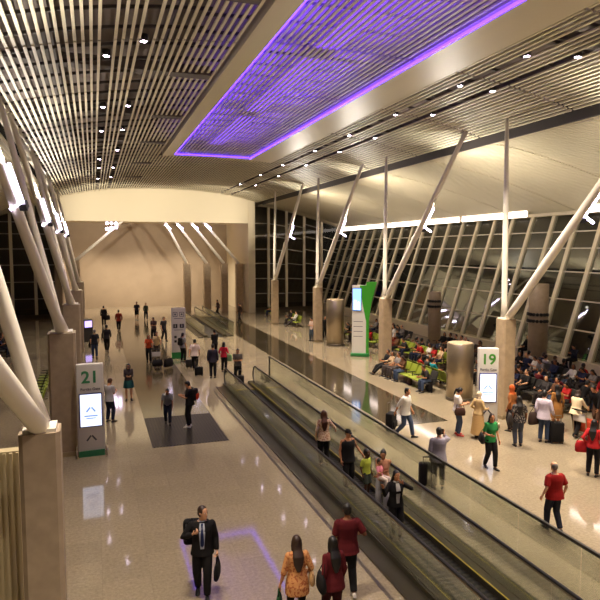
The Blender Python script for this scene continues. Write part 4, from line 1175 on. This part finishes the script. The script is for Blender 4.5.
# ------------------------------------------------------------------ seats and seated people
ORDN = ['first', 'second', 'third', 'fourth', 'fifth', 'sixth', 'seventh', 'eighth', 'ninth', 'tenth', 'eleventh', 'twelfth']
TOPC = {'black': BK, 'charcoal': (56, 52, 52), 'navy': (34, 38, 62), 'white': (206, 200, 192), 'grey': (126, 120, 116), 'red': (164, 34, 34), 'teal': (32, 138, 146),
        'brown': (96, 66, 46), 'beige': (186, 158, 124), 'olive': (86, 88, 52), 'maroon': (90, 28, 32), 'blue': (52, 76, 120), 'pink': (196, 128, 124)}
LOWC = [BK, NAVY, (52, 46, 44), (70, 62, 58), JEANS]
PROTO = []
for k, (ps, fem, tk, hr) in enumerate((('sit', False, 'short', ('short', 'black')), ('sit_phone', True, 'short', ('long', 'black')), ('sit_out', False, 'long', ('short', 'black')),
        ('sit_lean', False, 'short', ('short', 'black')), ('sit_talk', True, 'long', ('bob', 'brown')), ('sit_phone', False, 'long', ('thin', 'black')), ('sit', True, 'short', ('tail', 'black')))):
    PROTO.append(person('x', (0, 0, 0), 0, 1.66 if fem else 1.72, ps, fem, (BK, tk, -.08), low=(NAVY, 'trousers'), hair=hr, group='people seated in the waiting areas', vox=.018).o)
bake()
index_kids()
USED = set()
def recolour(o, name):
    for c in [o] + KIDS_OF(o):
        b = c.name.split('.')[0]
        m = None
        if b in ('shirt', 't_shirt', 'vest_top', 'collar'): m = cloth(TOPC[name])
        elif b == 'trousers': m = cloth(rnd.choice(LOWC))
        elif b == 'hair': m = mat('hair_x', HAIRC['black'], .5) if rnd.random() < .6 else mat('hair_y', HAIRC['brown'], .5)
        elif b == 'person': sk = rnd.choice(['light', 'tan', 'tan', 'brown']); m = mat('skin_' + sk, SKIN[sk], .55, spec=.35)
        if m:
            c.material_slots[0].link = 'OBJECT'; c.material_slots[0].material = m
def KIDS_OF(o):
    return list(o.children)
def sitter(k, loc, rz, col, label):
    if k not in USED:
        USED.add(k); o = PROTO[k]; o.location = loc; o.rotation_euler = (0, 0, rz); o['label'] = label
    else: o = copy_tree(PROTO[k], loc, rz, label)
    NEWS.append((o, col))
NEWS = []
def row_of(x, y, rz, n, blab, desc, m, who, end='near end', greens=None):
    """who: one entry per seat, None or (variant, colour)"""
    bench(x, y, rz, n, blab, m, greens)
    for i, w in enumerate(who):
        if not w: continue
        lx = -n * SEAT_W / 2 + (i + .5) * SEAT_W
        px, py = x + lx * math.cos(rz), y + lx * math.sin(rz)
        j = i if math.sin(rz) > 0 else n - 1 - i
        sitter(w[0], (px, py, 0), rz, w[1], 'person in %s top, %s seat from %s of %s' % (w[1], ORDN[j], end, desc))
def crowd(n, p):
    out = []
    dark = ['black', 'charcoal', 'navy', 'black', 'brown', 'grey', 'maroon', 'olive', 'blue', 'beige', 'black', 'charcoal', 'red', 'black', 'navy', 'white', 'charcoal', 'brown', 'black']
    for i in range(n): out.append((rnd.randrange(7), rnd.choice(dark)) if rnd.random() < p else None)
    return out
Lm, Bm = M_LIME, M_BLKS
Q = R(90)
row_of(14.2, 25.55, Q, 8, 'front beam bench with lime seats beside the short steel drum', 'the front lime bench', Lm,
       [(3, 'charcoal'), None, None, None, (1, 'brown'), (0, 'grey'), (4, 'beige'), (2, 'black')], greens=[Bm, Lm, Lm, Lm, Lm, Bm, Bm, Bm])
row_of(15.25, 24.9, -Q, 6, 'lime beam bench standing behind the front bench, facing the windows', 'lime bench behind the front bench', Lm,
       [None, (6, 'red'), (5, 'charcoal'), (0, 'teal'), None, None])
row_of(17.4, 21.2, Q, 10, 'dark beam bench facing the concourse right of the gate 19 column', 'the dark bench facing the concourse', Bm, crowd(10, .85))
row_of(18.2, 21.2, -Q, 10, 'dark beam bench facing the windows right of the gate 19 column', 'dark bench facing the windows', Bm, crowd(10, .85))
row_of(20.3, 22.2, Q, 10, 'dark beam bench nearest the round nozzle column, facing the concourse', 'the bench nearest the nozzle column', Bm, crowd(10, .85))
row_of(21.1, 22.2, -Q, 10, 'last dark beam bench along the glass wall, facing out', 'the last bench along the glass', Bm, crowd(10, .85))
row_of(17.4, 30.0, Q, 9, 'lime beam bench in the middle of the waiting area, facing concourse', 'the middle lime bench facing concourse', Lm, crowd(9, .6))
row_of(18.2, 30.0, -Q, 9, 'lime beam bench in the middle of the waiting area, facing glass', 'the middle lime bench facing glass', Lm, crowd(9, .6))
row_of(20.6, 30.5, Q, 9, 'dark beam bench between the two round air columns', 'the bench between the round columns', Bm, crowd(9, .7))
row_of(17.2, 37.6, Q, 9, 'lime beam bench behind the green information totem', 'the lime bench behind the totem', Lm, crowd(9, .45))
row_of(19.8, 38.0, Q, 9, 'dark beam bench beyond the slim air column', 'the bench beyond the slim column', Bm, crowd(9, .6))
row_of(15.9, 48.2, Q, 5, 'far lime beam bench beyond the tall steel drum', 'the far lime bench', Lm, [None, (2, 'white'), None, (4, 'charcoal'), None])
row_of(16.1, 55.5, Q, 5, 'farthest lime beam bench near the end glass wall', 'the farthest lime bench', Lm, [None, None, (0, 'charcoal'), None, None])
row_of(-2.3, 28.3, Q, 9, 'lime beam bench behind the second left column', 'the left lime bench', Lm, [None] * 9)
row_of(-5.4, 40.5, -Q, 6, 'dark beam bench at the far left beyond the columns', 'the far left bench', Bm, [None, (3, 'black'), (0, 'charcoal'), (5, 'black'), (1, 'navy'), None])
# standing people among the seats
person('person in white shirt and dark red skirt standing among the lime seats', at3(394, 350), R(60), 1.66, 'stand', True, (W, 'short', -.06), low=((110, 34, 34), 'dress', .3), hair=('bob', 'black'))
person('man in black standing at the glass between the two round air columns', at3(452, 338), R(80), 1.72, 'stand', False, (BK, 'long', -.1), low=(BK, 'trousers'), hair=('short', 'black'))
person('man in dark jacket seated on the window ledge left of the nozzle column', (23.05, yX(524, 23.0), .32), R(90), 1.7, 'sit', False, (BK, 'long', -.1), low=(BK, 'trousers'), hair=('short', 'black'), group='people seated in the waiting areas')
person('man in navy jacket seated on the window ledge right of the nozzle column', (23.05, yX(571, 23.0), .32), R(100), 1.7, 'sit_phone', False, ((34, 38, 52), 'long', -.1), low=(BK, 'trousers'), hair=('short', 'black'), group='people seated in the waiting areas')
bake()
bpy.context.view_layer.update()
for o, c in NEWS: recolour(o, c)

# ------------------------------------------------------------------ light
WARM = (1.0, .85, .67)
for xc, ys, nm in ROWS:
    for y in [-9, -3, 3.5, 9.5] + ys:
        e = (1500 if y < 10 else 720) if xc < 5 else 2000
        lamp('SPOT', (xc, y, zc(xc) - .08), e, WARM, .12, (xc, y, 0), 84, .8)
for q in UP:
    if q: lamp('SPOT', q[0], 1050 if q[0].x > 0 else 700, (1.0, .91, .80), .10, q[1], 140, 1.0)
for q in UP:
    if q and q[0].x > 0:
        lamp('SPOT', q[0] + Vector((.3, 0, 0)), 800, (1.0, .88, .74), .10, (22, q[0].y + 1.0, 9.6), 130, 1.0)
for x, tx in ((-1.2, 2), (14.2, 10)):      # added spots without fixtures, to brighten the bulkhead
    lamp('SPOT', (x, 49.0, 8.2), 3400, (1.0, .88, .72), .15, (tx, 59.5, 10.6), 75, .9)
for y0 in (-8, 1, 10, 19, 28):
    lamp('AREA', (7.15, y0 + 4, zc(7) + .40), 700, (.16, .05, 1.0), (4.2, 8.0), (7.15, y0 + 4, 30))
for x in (0, 5, 10):      # added unseen spots that brighten the far hall, no fixtures built
    lamp('SPOT', (x, 65.5, 9.2), 2600, WARM, .15, (x, 66.5, 0), 110, .9)
w = bpy.data.worlds.new('night'); SC.world = w; w.use_nodes = True
w.node_tree.nodes['Background'].inputs['Color'].default_value = (1.0, .8, .6, 1)
w.node_tree.nodes['Background'].inputs['Strength'].default_value = .012
SC.view_settings.view_transform = 'Standard'; SC.view_settings.look = 'None'
SC.view_settings.gamma = 1; SC.view_settings.use_curve_mapping = False
SC.view_settings.exposure = 0.5
SC.cycles.use_denoising = True
